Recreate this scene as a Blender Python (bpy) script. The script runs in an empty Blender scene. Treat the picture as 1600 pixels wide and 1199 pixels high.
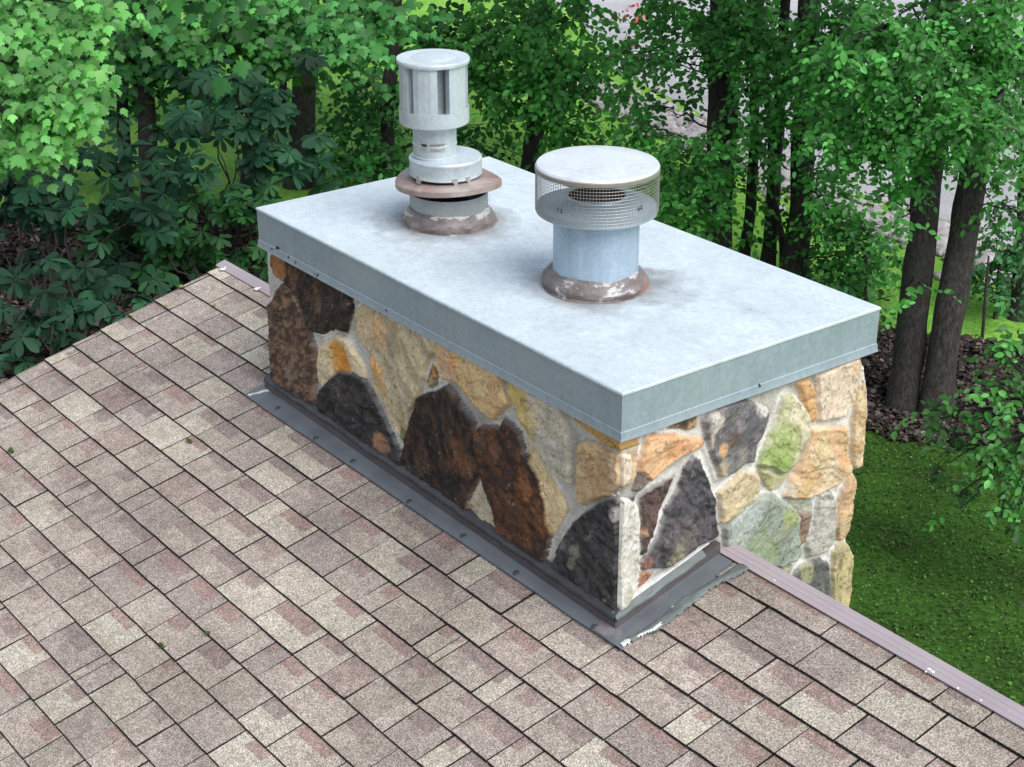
import bpy, bmesh, math, random
import numpy as np
from mathutils import Vector, Matrix

R = math.radians
random.seed(7)
rng = np.random.default_rng(7)
scene = bpy.context.scene
col = scene.collection

# ------------------------------------------------------------------ camera
S = 1.094                                    # metres per survey unit
CAM = np.array([5.11666, -2.74095, 1.89962]) * S
ROT = (1.14611, 0.00187, 0.92073)
FPX = 2627.577                               # focal length in photo pixels (1600 wide)
GZ = -6.3                                    # level of the ground below the chimney top
cd = bpy.data.cameras.new('camera')
cam = bpy.data.objects.new('camera', cd); col.objects.link(cam)
cam.location = CAM; cam.rotation_euler = ROT
cd.sensor_width = 36; cd.lens = FPX / 1600 * 36
cd.clip_start = 0.1; cd.clip_end = 2000
scene.camera = cam

# ------------------------------------------------------------------ light
SUN = Vector((0.76, 0.10, 1.0)).normalized()
w = bpy.data.worlds.new('World'); scene.world = w; w.use_nodes = True
nt = w.node_tree; nt.nodes.clear()
sky = nt.nodes.new('ShaderNodeTexSky'); sky.sky_type = 'NISHITA'; sky.sun_disc = False
sky.sun_elevation = math.asin(SUN.z); sky.sun_rotation = math.atan2(SUN.x, SUN.y)
sky.air_density = 1.0; sky.dust_density = 0.6; sky.ozone_density = 1.0
bg = nt.nodes.new('ShaderNodeBackground'); bg.inputs['Strength'].default_value = 0.10
wo = nt.nodes.new('ShaderNodeOutputWorld')
hs = nt.nodes.new('ShaderNodeHueSaturation'); hs.inputs['Saturation'].default_value = .5   # thin overcast
nt.links.new(sky.outputs[0], hs.inputs['Color']); nt.links.new(hs.outputs[0], bg.inputs[0]); nt.links.new(bg.outputs[0], wo.inputs[0])
sl = bpy.data.lights.new('sun', 'SUN'); sl.energy = 2.1; sl.angle = R(48); sl.color = (1, .985, .96)
so = bpy.data.objects.new('sun', sl); col.objects.link(so)
so.rotation_euler = SUN.to_track_quat('Z', 'Y').to_euler()
scene.view_settings.view_transform = 'Standard'; scene.view_settings.look = 'None'
scene.view_settings.exposure = 0.98; scene.view_settings.gamma = 1
scene.render.engine = 'CYCLES'
scene.cycles.max_bounces = 6; scene.cycles.diffuse_bounces = 3; scene.cycles.transparent_max_bounces = 6

# ------------------------------------------------------------------ survey helpers
_e = Matrix.Rotation(ROT[2], 3, 'Z') @ Matrix.Rotation(ROT[1], 3, 'Y') @ Matrix.Rotation(ROT[0], 3, 'X')
RM = np.array(_e)
FWD = -RM[:, 2]
def rays(px):
    px = np.atleast_2d(np.array(px, float))
    d = np.stack([(px[:, 0] - 800) / FPX, -(px[:, 1] - 599.5) / FPX, -np.ones(len(px))], 1)
    return d @ RM.T
def on_plane(px, n, d):                      # points of plane n.P = d seen along these sight lines
    D = rays(px); n = np.array(n, float); t = (d - CAM @ n) / (D @ n)
    return CAM + D * t[:, None]
def ground(px): return on_plane(px, (0, 0, 1), GZ)
def at(px, py, depth): return CAM + rays((px, py))[0] * depth
def depth_of(P): return float((np.array(P) - CAM) @ FWD)

# ------------------------------------------------------------------ colour + noise
def lin(r, g, b, k=1.0):
    f = lambda v: (v / 12.92 if v <= .04045 else ((v + .055) / 1.055) ** 2.4)
    return tuple(f(v / 255) * k for v in (r, g, b))
def _hash(ix, iy, seed):
    h = (ix.astype(np.int64) * 374761393 + iy.astype(np.int64) * 668265263 + seed * 1442695041) & 0xffffffff
    h = ((h ^ (h >> 13)) * 1274126177) & 0xffffffff
    return ((h ^ (h >> 16)) & 0xffff) / 65535.0
def vnoise(x, y, seed=0):
    x = np.asarray(x, float); y = np.asarray(y, float)
    ix, iy = np.floor(x), np.floor(y); fx, fy = x - ix, y - iy
    fx = fx * fx * (3 - 2 * fx); fy = fy * fy * (3 - 2 * fy)
    a, b = _hash(ix, iy, seed), _hash(ix + 1, iy, seed)
    c, d = _hash(ix, iy + 1, seed), _hash(ix + 1, iy + 1, seed)
    return (a + (b - a) * fx) * (1 - fy) + (c + (d - c) * fx) * fy
def fbm(x, y, seed=0, o=4):
    s = 0; a = .5; t = 0
    for k in range(o):
        s = s + a * vnoise(np.asarray(x) * 2 ** k, np.asarray(y) * 2 ** k, seed + 17 * k); t += a; a *= .55
    return s / t
def sm(a, b, x):
    t = np.clip((x - a) / (b - a), 0, 1); return t * t * (3 - 2 * t)

# ------------------------------------------------------------------ object helpers
def tag(o, label=None, cat=None, group=None, kind=None):
    if label: o['label'] = label
    if cat: o['category'] = cat
    if group: o['group'] = group
    if kind: o['kind'] = kind
    return o
def empty(name, loc=(0, 0, 0)):
    o = bpy.data.objects.new(name, None); col.objects.link(o); o.location = loc; o.empty_display_size = .2
    return o
def link(name, me, mat, parent=None):
    o = bpy.data.objects.new(name, me); col.objects.link(o)
    if mat: me.materials.append(mat)
    if parent:
        o.parent = parent
        p = Vector((0, 0, 0)); q = parent
        while q: p += q.location; q = q.parent
        o.location = -p
    return o
def mesh_np(name, V, F, mat, parent=None, colr=None, smooth=False, dom='POINT'):
    """V (n,3), F (m,3|4) index array"""
    me = bpy.data.meshes.new(name)
    V = np.asarray(V, np.float32); F = np.asarray(F, np.int32)
    me.vertices.add(len(V)); me.vertices.foreach_set('co', V.ravel())
    k = F.shape[1]
    me.loops.add(F.size); me.loops.foreach_set('vertex_index', F.ravel())
    me.polygons.add(len(F)); me.polygons.foreach_set('loop_start', np.arange(len(F), dtype=np.int32) * k)
    me.polygons.foreach_set('loop_total', np.full(len(F), k, np.int32))
    me.update(calc_edges=True)
    if colr is not None:
        a = me.attributes.new('Col', 'FLOAT_COLOR', dom)
        C = np.ones((len(colr), 4), np.float32); C[:, :3] = colr
        a.data.foreach_set('color', C.ravel())
    me.polygons.foreach_set('use_smooth', np.full(len(F), smooth, bool))
    me.validate()
    return link(name, me, mat, parent)
def bm_obj(name, bm, mat, parent=None, smooth=None):
    me = bpy.data.meshes.new(name); bm.normal_update()
    if smooth is not None:
        for f in bm.faces: f.smooth = True
        for e in bm.edges:
            if len(e.link_faces) == 2 and e.calc_face_angle(0) > R(smooth): e.smooth = False
    bm.to_mesh(me); bm.free()
    return link(name, me, mat, parent)
def box(bm, lo, hi):
    vs = [bm.verts.new((x, y, z)) for z in (lo[2], hi[2]) for y in (lo[1], hi[1]) for x in (lo[0], hi[0])]
    for f in ((0, 2, 3, 1), (4, 5, 7, 6), (0, 1, 5, 4), (2, 6, 7, 3), (0, 4, 6, 2), (1, 3, 7, 5)):
        bm.faces.new([vs[i] for i in f])
def lathe(bm, cx, cy, prof, n=72, wob=None, closed=False):
    rings = []
    for i, (r, z) in enumerate(prof):
        if r < 1e-6: rings.append([bm.verts.new((cx, cy, z))]); continue
        ring = []
        for k in range(n):
            a = 2 * math.pi * k / n; rr, zz = r, z
            if wob: rr, zz = wob(a, r, z)
            ring.append(bm.verts.new((cx + rr * math.cos(a), cy + rr * math.sin(a), zz)))
        rings.append(ring)
    pairs = list(zip(rings, rings[1:])) + ([(rings[-1], rings[0])] if closed else [])
    for A, B in pairs:
        for k in range(n):
            k2 = (k + 1) % n
            if len(A) == 1 and len(B) > 1: bm.faces.new((A[0], B[k], B[k2]))
            elif len(B) == 1 and len(A) > 1: bm.faces.new((A[k], B[0], A[k2]))
            elif len(A) > 1: bm.faces.new((A[k], B[k], B[k2], A[k2]))
def tube_np(pts, rad, n=8, wob=0.0, seed=0):
    pts = np.asarray(pts, float); m = len(pts)
    T = np.gradient(pts, axis=0); T /= np.linalg.norm(T, axis=1)[:, None] + 1e-9
    ref = np.array([0, 0, 1.]) if np.abs(T[:, 2]).max() < .9 else (np.array([1., 0, 0]) if np.abs(T[:, 0]).max() < .9 else np.array([.3, .9, .3]))
    V = []
    for i in range(m):
        x = np.cross(T[i], ref); x /= np.linalg.norm(x); y = np.cross(T[i], x)
        a = np.arange(n) * 2 * np.pi / n
        r = rad[i] * (1 + wob * (vnoise(np.cos(a) * 1.5 + 9, np.sin(a) * 1.5 + i * .35, seed) - .5))
        V.append(pts[i] + np.outer(np.cos(a) * r, x) + np.outer(np.sin(a) * r, y))
    V = np.concatenate(V)
    F = []
    for i in range(m - 1):
        for k in range(n):
            F.append((i * n + k, i * n + (k + 1) % n, (i + 1) * n + (k + 1) % n, (i + 1) * n + k))
    return V, np.array(F)
class Acc:
    def __init__(s): s.V = []; s.F = []; s.n = 0
    def add(s, V, F): s.V.append(V); s.F.append(np.asarray(F) + s.n); s.n += len(V)
    def out(s): return np.concatenate(s.V), np.concatenate(s.F)

# ------------------------------------------------------------------ material helpers
def newmat(name):
    m = bpy.data.materials.new(name); m.use_nodes = True
    nt = m.node_tree; b = nt.nodes['Principled BSDF']
    return m, nt, b
def nd(nt, t, **kw):
    n = nt.nodes.new('ShaderNode' + t)
    for k, v in kw.items():
        if hasattr(n, k): setattr(n, k, v)
        else: n.inputs[k].default_value = v
    return n
def noise(nt, co, scale, detail=4, rough=.55, vec=None):
    n = nd(nt, 'TexNoise'); n.inputs['Scale'].default_value = scale; n.inputs['Detail'].default_value = detail
    n.inputs['Roughness'].default_value = rough
    if co is not None: nt.links.new(co, n.inputs['Vector'])
    return n.outputs['Fac']
def ramp(nt, fac, stops):
    r = nd(nt, 'ValToRGB'); e = r.color_ramp.elements
    while len(e) < len(stops): e.new(.5)
    for el, (p, c) in zip(e, stops):
        el.position = p; el.color = (*c, 1) if len(c) == 3 else c
    nt.links.new(fac, r.inputs[0]); return r.outputs[0]
def mix(nt, fac, a, b, mode='MIX'):
    m = nd(nt, 'Mix', data_type='RGBA', blend_type=mode)
    for i, v in ((0, fac), (6, a), (7, b)):
        if hasattr(v, 'links'): nt.links.new(v, m.inputs[i])
        elif i == 0: m.inputs[0].default_value = v
        else: m.inputs[i].default_value = (*v, 1)
    return m.outputs[2]
def g(v): return (v, v, v)
def obj_co(nt, scale=None):
    t = nd(nt, 'TexCoord')
    if scale is None: return t.outputs['Object']
    mp = nd(nt, 'Mapping'); mp.inputs['Scale'].default_value = scale
    nt.links.new(t.outputs['Object'], mp.inputs[0]); return mp.outputs[0]
def bump(nt, b, h, strength=.3, dist=.01):
    n = nd(nt, 'Bump'); n.inputs['Strength'].default_value = strength; n.inputs['Distance'].default_value = dist
    nt.links.new(h, n.inputs['Height']); nt.links.new(n.outputs[0], b.inputs['Normal'])
def attr_col(nt):
    a = nd(nt, 'Attribute'); a.attribute_name = 'Col'; return a.outputs['Color']

def m_plain(name, c, rough=.6, metal=0, var=.25, scale=20, bumps=.15, stretch=None):
    m, nt, b = newmat(name); co = obj_co(nt, stretch)
    f = noise(nt, co, scale, 5)
    cc = mix(nt, 1.0, c, ramp(nt, f, [(.25, g(1 - var)), (.75, g(1 + var))]), 'MULTIPLY')
    nt.links.new(cc, b.inputs['Base Color']); b.inputs['Roughness'].default_value = rough
    b.inputs['Metallic'].default_value = metal
    if bumps: bump(nt, b, f, bumps, .004)
    return m

def m_galv(name, base, rough=.45, metal=.25, dirt=(.20, .19, .185), amount=.25, streak=False):
    m, nt, b = newmat(name); co = obj_co(nt)
    f1 = noise(nt, co, 9, 6, .65); f2 = noise(nt, co, 70, 3); f3 = noise(nt, co, 3.2, 4)
    c = mix(nt, 1.0, base, ramp(nt, f1, [(.3, g(.90)), (.7, g(1.07))]), 'MULTIPLY')
    c = mix(nt, 1.0, c, ramp(nt, f2, [(.35, g(.93)), (.65, g(1.05))]), 'MULTIPLY')
    if streak:
        fs = noise(nt, obj_co(nt, (14, 14, .5)), 1.6, 4)
        c = mix(nt, 1.0, c, ramp(nt, fs, [(.3, g(.90)), (.7, g(1.06))]), 'MULTIPLY')
    dm = nd(nt, 'Math', operation='MULTIPLY'); nt.links.new(ramp(nt, f3, [(.55, g(0)), (.75, g(1))]), dm.inputs[0]); dm.inputs[1].default_value = amount
    c = mix(nt, dm.outputs[0], c, dirt)
    nt.links.new(c, b.inputs['Base Color'])
    b.inputs['Metallic'].default_value = metal
    nt.links.new(ramp(nt, f1, [(.3, g(rough - .06)), (.7, g(rough + .1))]), b.inputs['Roughness'])
    bump(nt, b, f1, .06, .004)
    return m
def m_vcol(name, rough=.85, fine=90, amt=.22, bumps=.4, bdist=.004, spec=.3, fine2=None):
    m, nt, b = newmat(name); co = obj_co(nt)
    f = noise(nt, co, fine, 4, .65)
    c = mix(nt, 1.0, attr_col(nt), ramp(nt, f, [(.3, g(1 - amt)), (.7, g(1 + amt))]), 'MULTIPLY')
    nt.links.new(c, b.inputs['Base Color']); b.inputs['Roughness'].default_value = rough
    b.inputs['Specular IOR Level'].default_value = spec
    bump(nt, b, f, bumps, bdist)
    return m
def m_leaf(name, rough=.42, trans=.3, spec=.4):
    m, nt, b = newmat(name)
    c = attr_col(nt); nt.links.new(c, b.inputs['Base Color'])
    b.inputs['Roughness'].default_value = rough; b.inputs['Specular IOR Level'].default_value = spec
    t = nd(nt, 'BsdfTranslucent'); tc = mix(nt, 1.0, c, (1.2, 1.5, .7), 'MULTIPLY'); nt.links.new(tc, t.inputs[0])
    ms = nd(nt, 'MixShader'); ms.inputs[0].default_value = trans
    out = nt.nodes['Material Output']
    nt.links.new(b.outputs[0], ms.inputs[1]); nt.links.new(t.outputs[0], ms.inputs[2]); nt.links.new(ms.outputs[0], out.inputs[0])
    return m
def m_bark(name, c, c2):
    m, nt, b = newmat(name); co = obj_co(nt, (9, 9, 1.3))
    f = noise(nt, co, 3.2, 6, .7); f2 = noise(nt, obj_co(nt), 2.5, 3)
    cc = ramp(nt, f, [(.38, tuple(v * .28 for v in c)), (.55, c), (.72, tuple(v * 2.0 for v in c))])
    cc = mix(nt, ramp(nt, f2, [(.5, g(0)), (.7, g(.6))]), cc, c2)
    nt.links.new(cc, b.inputs['Base Color']); b.inputs['Roughness'].default_value = .95
    bump(nt, b, f, 1.0, .06); return m

# ================================================================== GROUND
def ground_mat(name, stops, s1, s2, amt, bumpd):
    m, nt, b = newmat(name); co = obj_co(nt)
    f = noise(nt, co, s1, 5, .6); f2 = noise(nt, co, s2, 4, .7)
    c = ramp(nt, f, stops)
    c = mix(nt, 1.0, c, ramp(nt, f2, [(.3, g(1 - amt)), (.7, g(1 + amt))]), 'MULTIPLY')
    nt.links.new(c, b.inputs['Base Color']); b.inputs['Roughness'].default_value = .95
    b.inputs['Specular IOR Level'].default_value = .15
    bump(nt, b, f2, .8, bumpd); return m
M_lawn = ground_mat('lawn', [(.3, (.12, .28, .03)), (.5, (.17, .37, .05)), (.7, (.23, .44, .08))], .5, 14, .35, .05)
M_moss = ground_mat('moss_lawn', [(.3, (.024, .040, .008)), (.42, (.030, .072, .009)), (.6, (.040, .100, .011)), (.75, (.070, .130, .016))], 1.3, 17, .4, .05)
M_mulch = ground_mat('mulch', [(.3, (.012, .008, .007)), (.55, (.032, .022, .019)), (.72, (.07, .052, .046))], 7, 26, .6, .06)
M_drive = ground_mat('driveway', [(.3, (.27, .265, .27)), (.5, (.37, .36, .375)), (.8, (.46, .445, .46))], .55, 22, .22, .012)
def sheet(name, pts, z, mat, kind='structure', jitter=0, seed=0):
    P = np.asarray(pts, float)[:, :2]
    if jitter:                                # irregular natural outline
        for _ in range(3): P = np.concatenate([np.stack([.75 * P + .25 * np.roll(P, -1, 0), .25 * P + .75 * np.roll(P, -1, 0)], 1)]).reshape(-1, 2)
        Q = []
        for i in range(len(P)):
            a, b = P[i], P[(i + 1) % len(P)]; n = max(2, int(np.linalg.norm(b - a) / .12))
            for k in range(n):
                q = a + (b - a) * k / n
                Q.append(q + jitter * (np.array([fbm(q[0] * .9, q[1] * .9, seed), fbm(q[0] * .9, q[1] * .9, seed + 9)]) - .5) * 2)
        P = np.array(Q)
    bm = bmesh.new()
    f = bm.faces.new([bm.verts.new((x, y, z)) for x, y in P])
    if f.calc_area() and f.normal.z < 0: f.normal_flip()
    bmesh.ops.triangulate(bm, faces=bm.faces[:])
    o = bm_obj(name, bm, mat); bm_norm_up(o); tag(o, kind=kind); return o
def bm_norm_up(o):
    me = o.data
    if len(me.polygons) and sum(p.normal.z * p.area for p in me.polygons) < 0: me.flip_normals()
M_dirt = ground_mat('ground', [(.3, (.055, .055, .030)), (.5, (.075, .080, .040)), (.7, (.11, .10, .065))], .4, 10, .35, .05)
sheet('ground', [(-600, -600), (600, -600), (600, 600), (-600, 600)], GZ - .006, M_dirt)
sheet('lawn', [tuple(ground((-900, 700))[0][:2]), (-12, -3), (3, 1.2), (14, 3), (22, 16), (16, 40), (-10, 75), (-70, 70), (-75, 5)], GZ, M_lawn)
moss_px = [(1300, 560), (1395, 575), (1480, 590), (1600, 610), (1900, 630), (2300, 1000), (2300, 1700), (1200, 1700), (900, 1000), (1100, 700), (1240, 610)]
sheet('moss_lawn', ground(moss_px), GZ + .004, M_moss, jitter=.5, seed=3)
mulch_px = [(1250, 505), (1330, 508), (1390, 516), (1480, 525), (1550, 538), (1640, 560), (1900, 600), (1900, 660), (1600, 700), (1480, 700), (1400, 690), (1330, 640), (1250, 600), (1130, 560)]
sheet('mulch_bed', ground(mulch_px), GZ + .008, M_mulch, jitter=.35, seed=5)
litter_px = [(-500, 360), (0, 330), (150, 330), (300, 320), (420, 330), (560, 360), (760, 420), (900, 560), (700, 1000), (-300, 1600), (-1200, 900)]
sheet('leaf_litter_ground', ground(litter_px), GZ + .012, M_mulch, jitter=.6, seed=8)
drive_px = [(640, -60), (900, 20), (960, 110), (1070, 165), (1180, 225), (1300, 290), (1420, 325), (1520, 360), (1700, 440), (2100, 600), (2900, 700), (2900, 0), (1700, -120)]
sheet('driveway', ground(drive_px), GZ + .004, M_drive)

# ================================================================== ROOF
RS, RZ0, RU, RT, Y1, EXP = 0.2726, -0.72935, 0.01478, -0.01473, 0.31108, 0.12601
XR, YM, YT = -1.0286, 0.372, 0.424
def roofP(x, y, h=0.0):
    x, y, h = np.broadcast_arrays(np.asarray(x, float), np.asarray(y, float), np.asarray(h, float))
    P = np.stack([x, y + RU * x, RZ0 + RS * y + RT * x], -1)
    n = np.array([-(RT - RS * RU), -RS, 1.]); n /= np.linalg.norm(n)
    return (P + h[..., None] * n / S * 1.0) * S
def roof_xy(px):
    n = np.array([-(RT - RS * RU), -RS, 1.])
    P = on_plane(px, n, RZ0 * S) / S
    return np.stack([P[:, 0], P[:, 1] - RU * P[:, 0]], 1)
house = empty('house', tuple(roofP(1.2, -1.2)[:2]) + (GZ,))
tag(house, 'house with a brown and tan asphalt shingle roof around the stone chimney', 'house')

def shingle_mat():
    m, nt, b = newmat('asphalt_shingle'); co = obj_co(nt)
    f = noise(nt, co, 185, 4, .75); f2 = noise(nt, co, 330, 2, .6); f3 = noise(nt, co, 2.0, 5, .6)
    v = nd(nt, 'TexVoronoi'); v.inputs['Scale'].default_value = 270; nt.links.new(co, v.inputs['Vector'])
    vs = nd(nt, 'SeparateColor'); nt.links.new(v.outputs['Color'], vs.inputs[0])
    c = mix(nt, 1.0, attr_col(nt), ramp(nt, f, [(.32, g(.34)), (.5, g(1.0)), (.68, g(1.75))]), 'MULTIPLY')
    c = mix(nt, 1.0, c, ramp(nt, vs.outputs[0], [(0, g(.62)), (.5, g(1.0)), (1, g(1.38))]), 'MULTIPLY')
    c = mix(nt, ramp(nt, f2, [(.60, g(0)), (.70, g(.55))]), c, (.62, .57, .50))
    c = mix(nt, ramp(nt, f2, [(.28, g(.6)), (.38, g(0))]), c, (.06, .05, .05))
    f4 = noise(nt, co, 26, 4, .65); c = mix(nt, 1.0, c, ramp(nt, f4, [(.30, g(.80)), (.70, g(1.17))]), 'MULTIPLY')
    c = mix(nt, 1.0, c, ramp(nt, f3, [(.32, (.74, .73, .73)), (.58, (1.05, 1.05, 1.05))]), 'MULTIPLY')
    nt.links.new(c, b.inputs['Base Color']); b.inputs['Roughness'].default_value = .92
    b.inputs['Specular IOR Level'].default_value = .25
    bump(nt, b, f, .5, .004); return m
M_shingle = shingle_mat()
def build_roof():
    V, F, C = [], [], []
    rr = np.random.default_rng(21)
    def quad(p, c):
        i = len(V); V.extend(p); F.append((i, i + 1, i + 2, i + 3)); C.append(c)
    tones = [lin(180, 169, 154), lin(173, 160, 148), lin(167, 154, 144), lin(175, 163, 150), lin(163, 150, 141), lin(170, 157, 146), lin(185, 176, 160)]
    pinks = [lin(152, 127, 120), lin(146, 126, 120), lin(156, 130, 121), lin(142, 126, 121), lin(154, 136, 128)]
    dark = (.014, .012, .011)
    x_end = 3.75
    for k in range(0, 21):
        y0 = Y1 - k * EXP; y1 = y0 + EXP if k else YM + .015
        x = XR + rr.uniform(-.2, 0)
        wave = rr.uniform(0, 50)
        while x < x_end:
            wdt = rr.choice([.215, .23, .19, .17, .15, .09, .04], p=[.22, .16, .2, .16, .14, .08, .04]) + rr.uniform(-.012, .012)
            xa, xb = max(x, XR), min(x + wdt, x_end); x += wdt
            if xb - xa < .012: continue
            gp = rr.uniform(.0018, .0034); xa2, xb2 = xa + (gp if xa > XR else 0), xb - gp
            tl = rr.uniform(-.003, .003)
            hb = rr.uniform(.0090, .0135); ht = .0012
            base = tones[rr.integers(len(tones))]; pk = pinks[rr.integers(len(pinks))]
            kk = rr.uniform(.75, .87); pk = tuple(v * .80 * .85 + u_ * .15 for v, u_ in zip(pk, tuple(v * kk for v in base))); base = tuple(v * kk for v in base)
            # sub-blocks of the blended tab
            nx = rr.integers(1, 4) if wdt > .12 else 1
            cuts = np.sort(np.r_[0, rr.uniform(.2, .8, nx - 1), 1])
            yb = y0 + rr.uniform(.52, .76) * (y1 - y0)
            yj = lambda xx: y0 + .0050 * (fbm(xx * 13, wave, 5, 3) - .5)
            ya_top = y1 + .006
            has_pk = rr.random() < .78
            pk_lo, pk_hi = sorted(rr.uniform(-.1, 1.1, 2))
            if pk_hi - pk_lo < .35: pk_lo, pk_hi = -.1, rr.uniform(.35, .9)
            if rr.random() < .03: base, pk = tuple(v*1.08 for v in pk), tuple(v * .92 for v in pk)
            xs = [a for a in cuts]
            for v in (pk_lo, pk_hi):
                if 0.03 < v < .97: xs.append(v)
            xs = np.unique(np.round(xs, 4))
            sub = {}
            for a, bb in zip(xs[:-1], xs[1:]):
                mid = (a + bb) / 2; blk = int(np.searchsorted(cuts, mid))
                if blk not in sub: sub[blk] = rr.uniform(.90, 1.07)
                cb = tuple(v * sub[blk] for v in base)
                cp = pk if (has_pk and pk_lo < mid < pk_hi) else cb
                A0, B0 = xa2 + (xb2 - xa2) * a, xa2 + (xb2 - xa2) * bb
                n = max(1, int((B0 - A0) / .05))
                for q in range(n):
                    A, B = A0 + (B0 - A0) * q / n, A0 + (B0 - A0) * (q + 1) / n
                    def hh(y): return hb + (ht - hb) * (y - y0) / (ya_top - y0)
                    p = [roofP(A, yj(A), hb), roofP(B, yj(B), hb), roofP(B + tl * .5, yb, hh(yb)), roofP(A + tl * .5, yb, hh(yb)),
                         roofP(B + tl, ya_top, ht), roofP(A + tl, ya_top, ht)]
                    quad([p[0], p[1], p[2], p[3]], cb); quad([p[3], p[2], p[4], p[5]], cp)
                    # butt edge: asphalt, dirt and contact shadow painted black, leaning over the course below
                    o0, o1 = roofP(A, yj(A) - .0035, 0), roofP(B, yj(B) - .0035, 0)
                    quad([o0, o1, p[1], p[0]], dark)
            for xe, s_ in ((xa2, -1), (xb2, 1)):
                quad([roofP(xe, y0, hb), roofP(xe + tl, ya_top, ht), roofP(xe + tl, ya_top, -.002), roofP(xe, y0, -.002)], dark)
    yb_ = Y1 - 21 * EXP
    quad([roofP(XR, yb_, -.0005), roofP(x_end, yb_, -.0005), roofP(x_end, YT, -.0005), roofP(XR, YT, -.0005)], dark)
    # deck edge and underside
    d = -.10
    ring = [(XR, yb_), (x_end, yb_), (x_end, YT), (XR, YT)]
    for i in range(4):
        a, b_ = ring[i], ring[(i + 1) % 4]
        quad([roofP(*a, -.0005), roofP(*b_, -.0005), roofP(*b_, d), roofP(*a, d)], lin(120, 105, 95))
    quad([roofP(*ring[3], d), roofP(*ring[2], d), roofP(*ring[1], d), roofP(*ring[0], d)], (.3, .28, .25))
    # pale starter strip bent over the left rake
    rr2 = np.random.default_rng(5)
    for k in range(0, 21):
        y0 = Y1 - k * EXP; y1 = y0 + EXP if k else YM + .01
        c = tuple(v * rr2.uniform(.75, 1.05) for v in lin(168, 158, 148))
        quad([roofP(XR - .012, y0, .004), roofP(XR + .002, y0, .0115), roofP(XR + .002, y1, .006), roofP(XR - .012, y1, .000)], c)
        quad([roofP(XR - .012, y0, -.02), roofP(XR - .012, y0, .004), roofP(XR - .012, y1, .0), roofP(XR - .012, y1, -.02)], c)
        quad([roofP(XR - .012, y0, -.004), roofP(XR + .002, y0, .0), roofP(XR + .002, y0, .0115), roofP(XR - .012, y0, .004)], dark)
    return mesh_np('roof', np.array(V), np.array(F), M_shingle, house, np.array(C), dom='FACE')
roof = build_roof()

# metal trim on the high edge of the roof
M_trim = m_plain('mauve_metal', lin(164, 152, 156), .42, .1, .10, 6, .02)
M_white = m_plain('white_caulk', (.75, .74, .72), .6, 0, .08, 30, .3)
def trim():
    V, F = [], []
    xs = np.linspace(XR - .02, 3.75, 60)
    def ymt(x):                               # the trim wanders a little, as fitted on the photograph
        t = np.clip((x - XR) / 3.1, 0, 1); return .363 + .022 * t, .408 + .030 * t
    prof = [(0, .0065), (0, .011), (.28, .0128), (.33, .0142), (.38, .0142), (.43, .0130), (.60, .0138), (.65, .0152), (.70, .0152), (.75, .0140), (1, .015), (1.02, .004), (1.02, -.13)]
    for x in xs:
        a, b = ymt(x)
        for t, h in prof: V.append(roofP(x, a + (b - a) * t, h))
    n = len(prof)
    for i in range(len(xs) - 1):
        for k in range(n - 1): F.append((i * n + k, (i + 1) * n + k, (i + 1) * n + k + 1, i * n + k + 1))
    return mesh_np('edge_trim', np.array(V), np.array(F), M_trim, roof)
trim()
def blob(bm, c, r, flat=.4, seed=0, n=2, nrm=None):
    st = len(bm.verts)
    res = bmesh.ops.create_icosphere(bm, subdivisions=n, radius=1)
    for v in res['verts']:
        d = v.co.copy(); k = 1 + .45 * (float(vnoise(d.x * 1.7 + d.z + 5, d.y * 1.7 + 3, seed)) - .5) * 2
        v.co = Vector(c) + Vector((d.x * r * k, d.y * r * k, d.z * r * flat * k))
for i, (px, py, r) in enumerate([(350, 424, .022), (354, 421, .012), (403, 455, .02), (408, 453, .012), (1211, 911, .009), (1452, 1050, .018), (1458, 1054, .014), (1447, 1054, .009), (1497, 1080, .010), (1533, 1099, .010), (1577, 1116, .013)]):
    bm = bmesh.new(); xy = roof_xy((px, py))[0]; blob(bm, roofP(xy[0], xy[1], .012), r * (.62 if px < 600 else .42), .3, i)
    bm_obj('caulk', bm, M_white, roof, 60)

# walls of the house under the roof
M_siding = m_plain('siding', (.34, .29, .25), .7, 0, .1, 3, .1, (1, 1, 20))
bm = bmesh.new()
a = roofP(XR + .25, .30); b_ = roofP(3.5, -2.2)
box(bm, (a[0], b_[1], GZ), (b_[0], a[1], roofP(0, -2.2)[2] - .14))
ya, yb_ = b_[1], a[1]
v = [bm.verts.new(p) for p in ((a[0], ya, roofP(0, -2.2)[2] - .15), (a[0], yb_, roofP(0, -2.2)[2] - .15), (a[0], yb_, roofP(XR, .3)[2] - .12), (b_[0], ya, roofP(0, -2.2)[2] - .15), (b_[0], yb_, roofP(0, -2.2)[2] - .15), (b_[0], yb_, roofP(3.5, .3)[2] - .12))]
for f in ((0, 1, 2), (3, 5, 4), (1, 4, 5, 2), (0, 2, 5, 3)): bm.faces.new([v[i] for i in f])
bm_obj('wall', bm, M_siding, house)

# ================================================================== CHIMNEY
def roof_z(x, y):                                # roof surface height under a world x, y
    xu, yu = x / S, y / S; return (RZ0 + RS * (yu - RU * xu) + RT * xu) * S
CL, CW, CH = 2.0 * S, 1.03127 * S, 0.14757 * S      # chase cover length, width, height
XE = (2.0 - .03) * S; YW = .03 * S; YB = (1.03127 - .032) * S
chim = empty('stone_chimney', (CL / 2, CW / 2, GZ))
tag(chim, 'fieldstone chimney with brown, black and cream stones under a flat metal cover', 'chimney')
M_stone = m_vcol('fieldstone', .85, 85, .20, .55, .005)
M_mortar = m_plain('mortar', (.36, .34, .315), .9, 0, .15, 30, .4)

def c3(*a): return np.array(lin(*a))
MORT = c3(190, 186, 177); LIME = c3(226, 224, 218)
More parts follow.
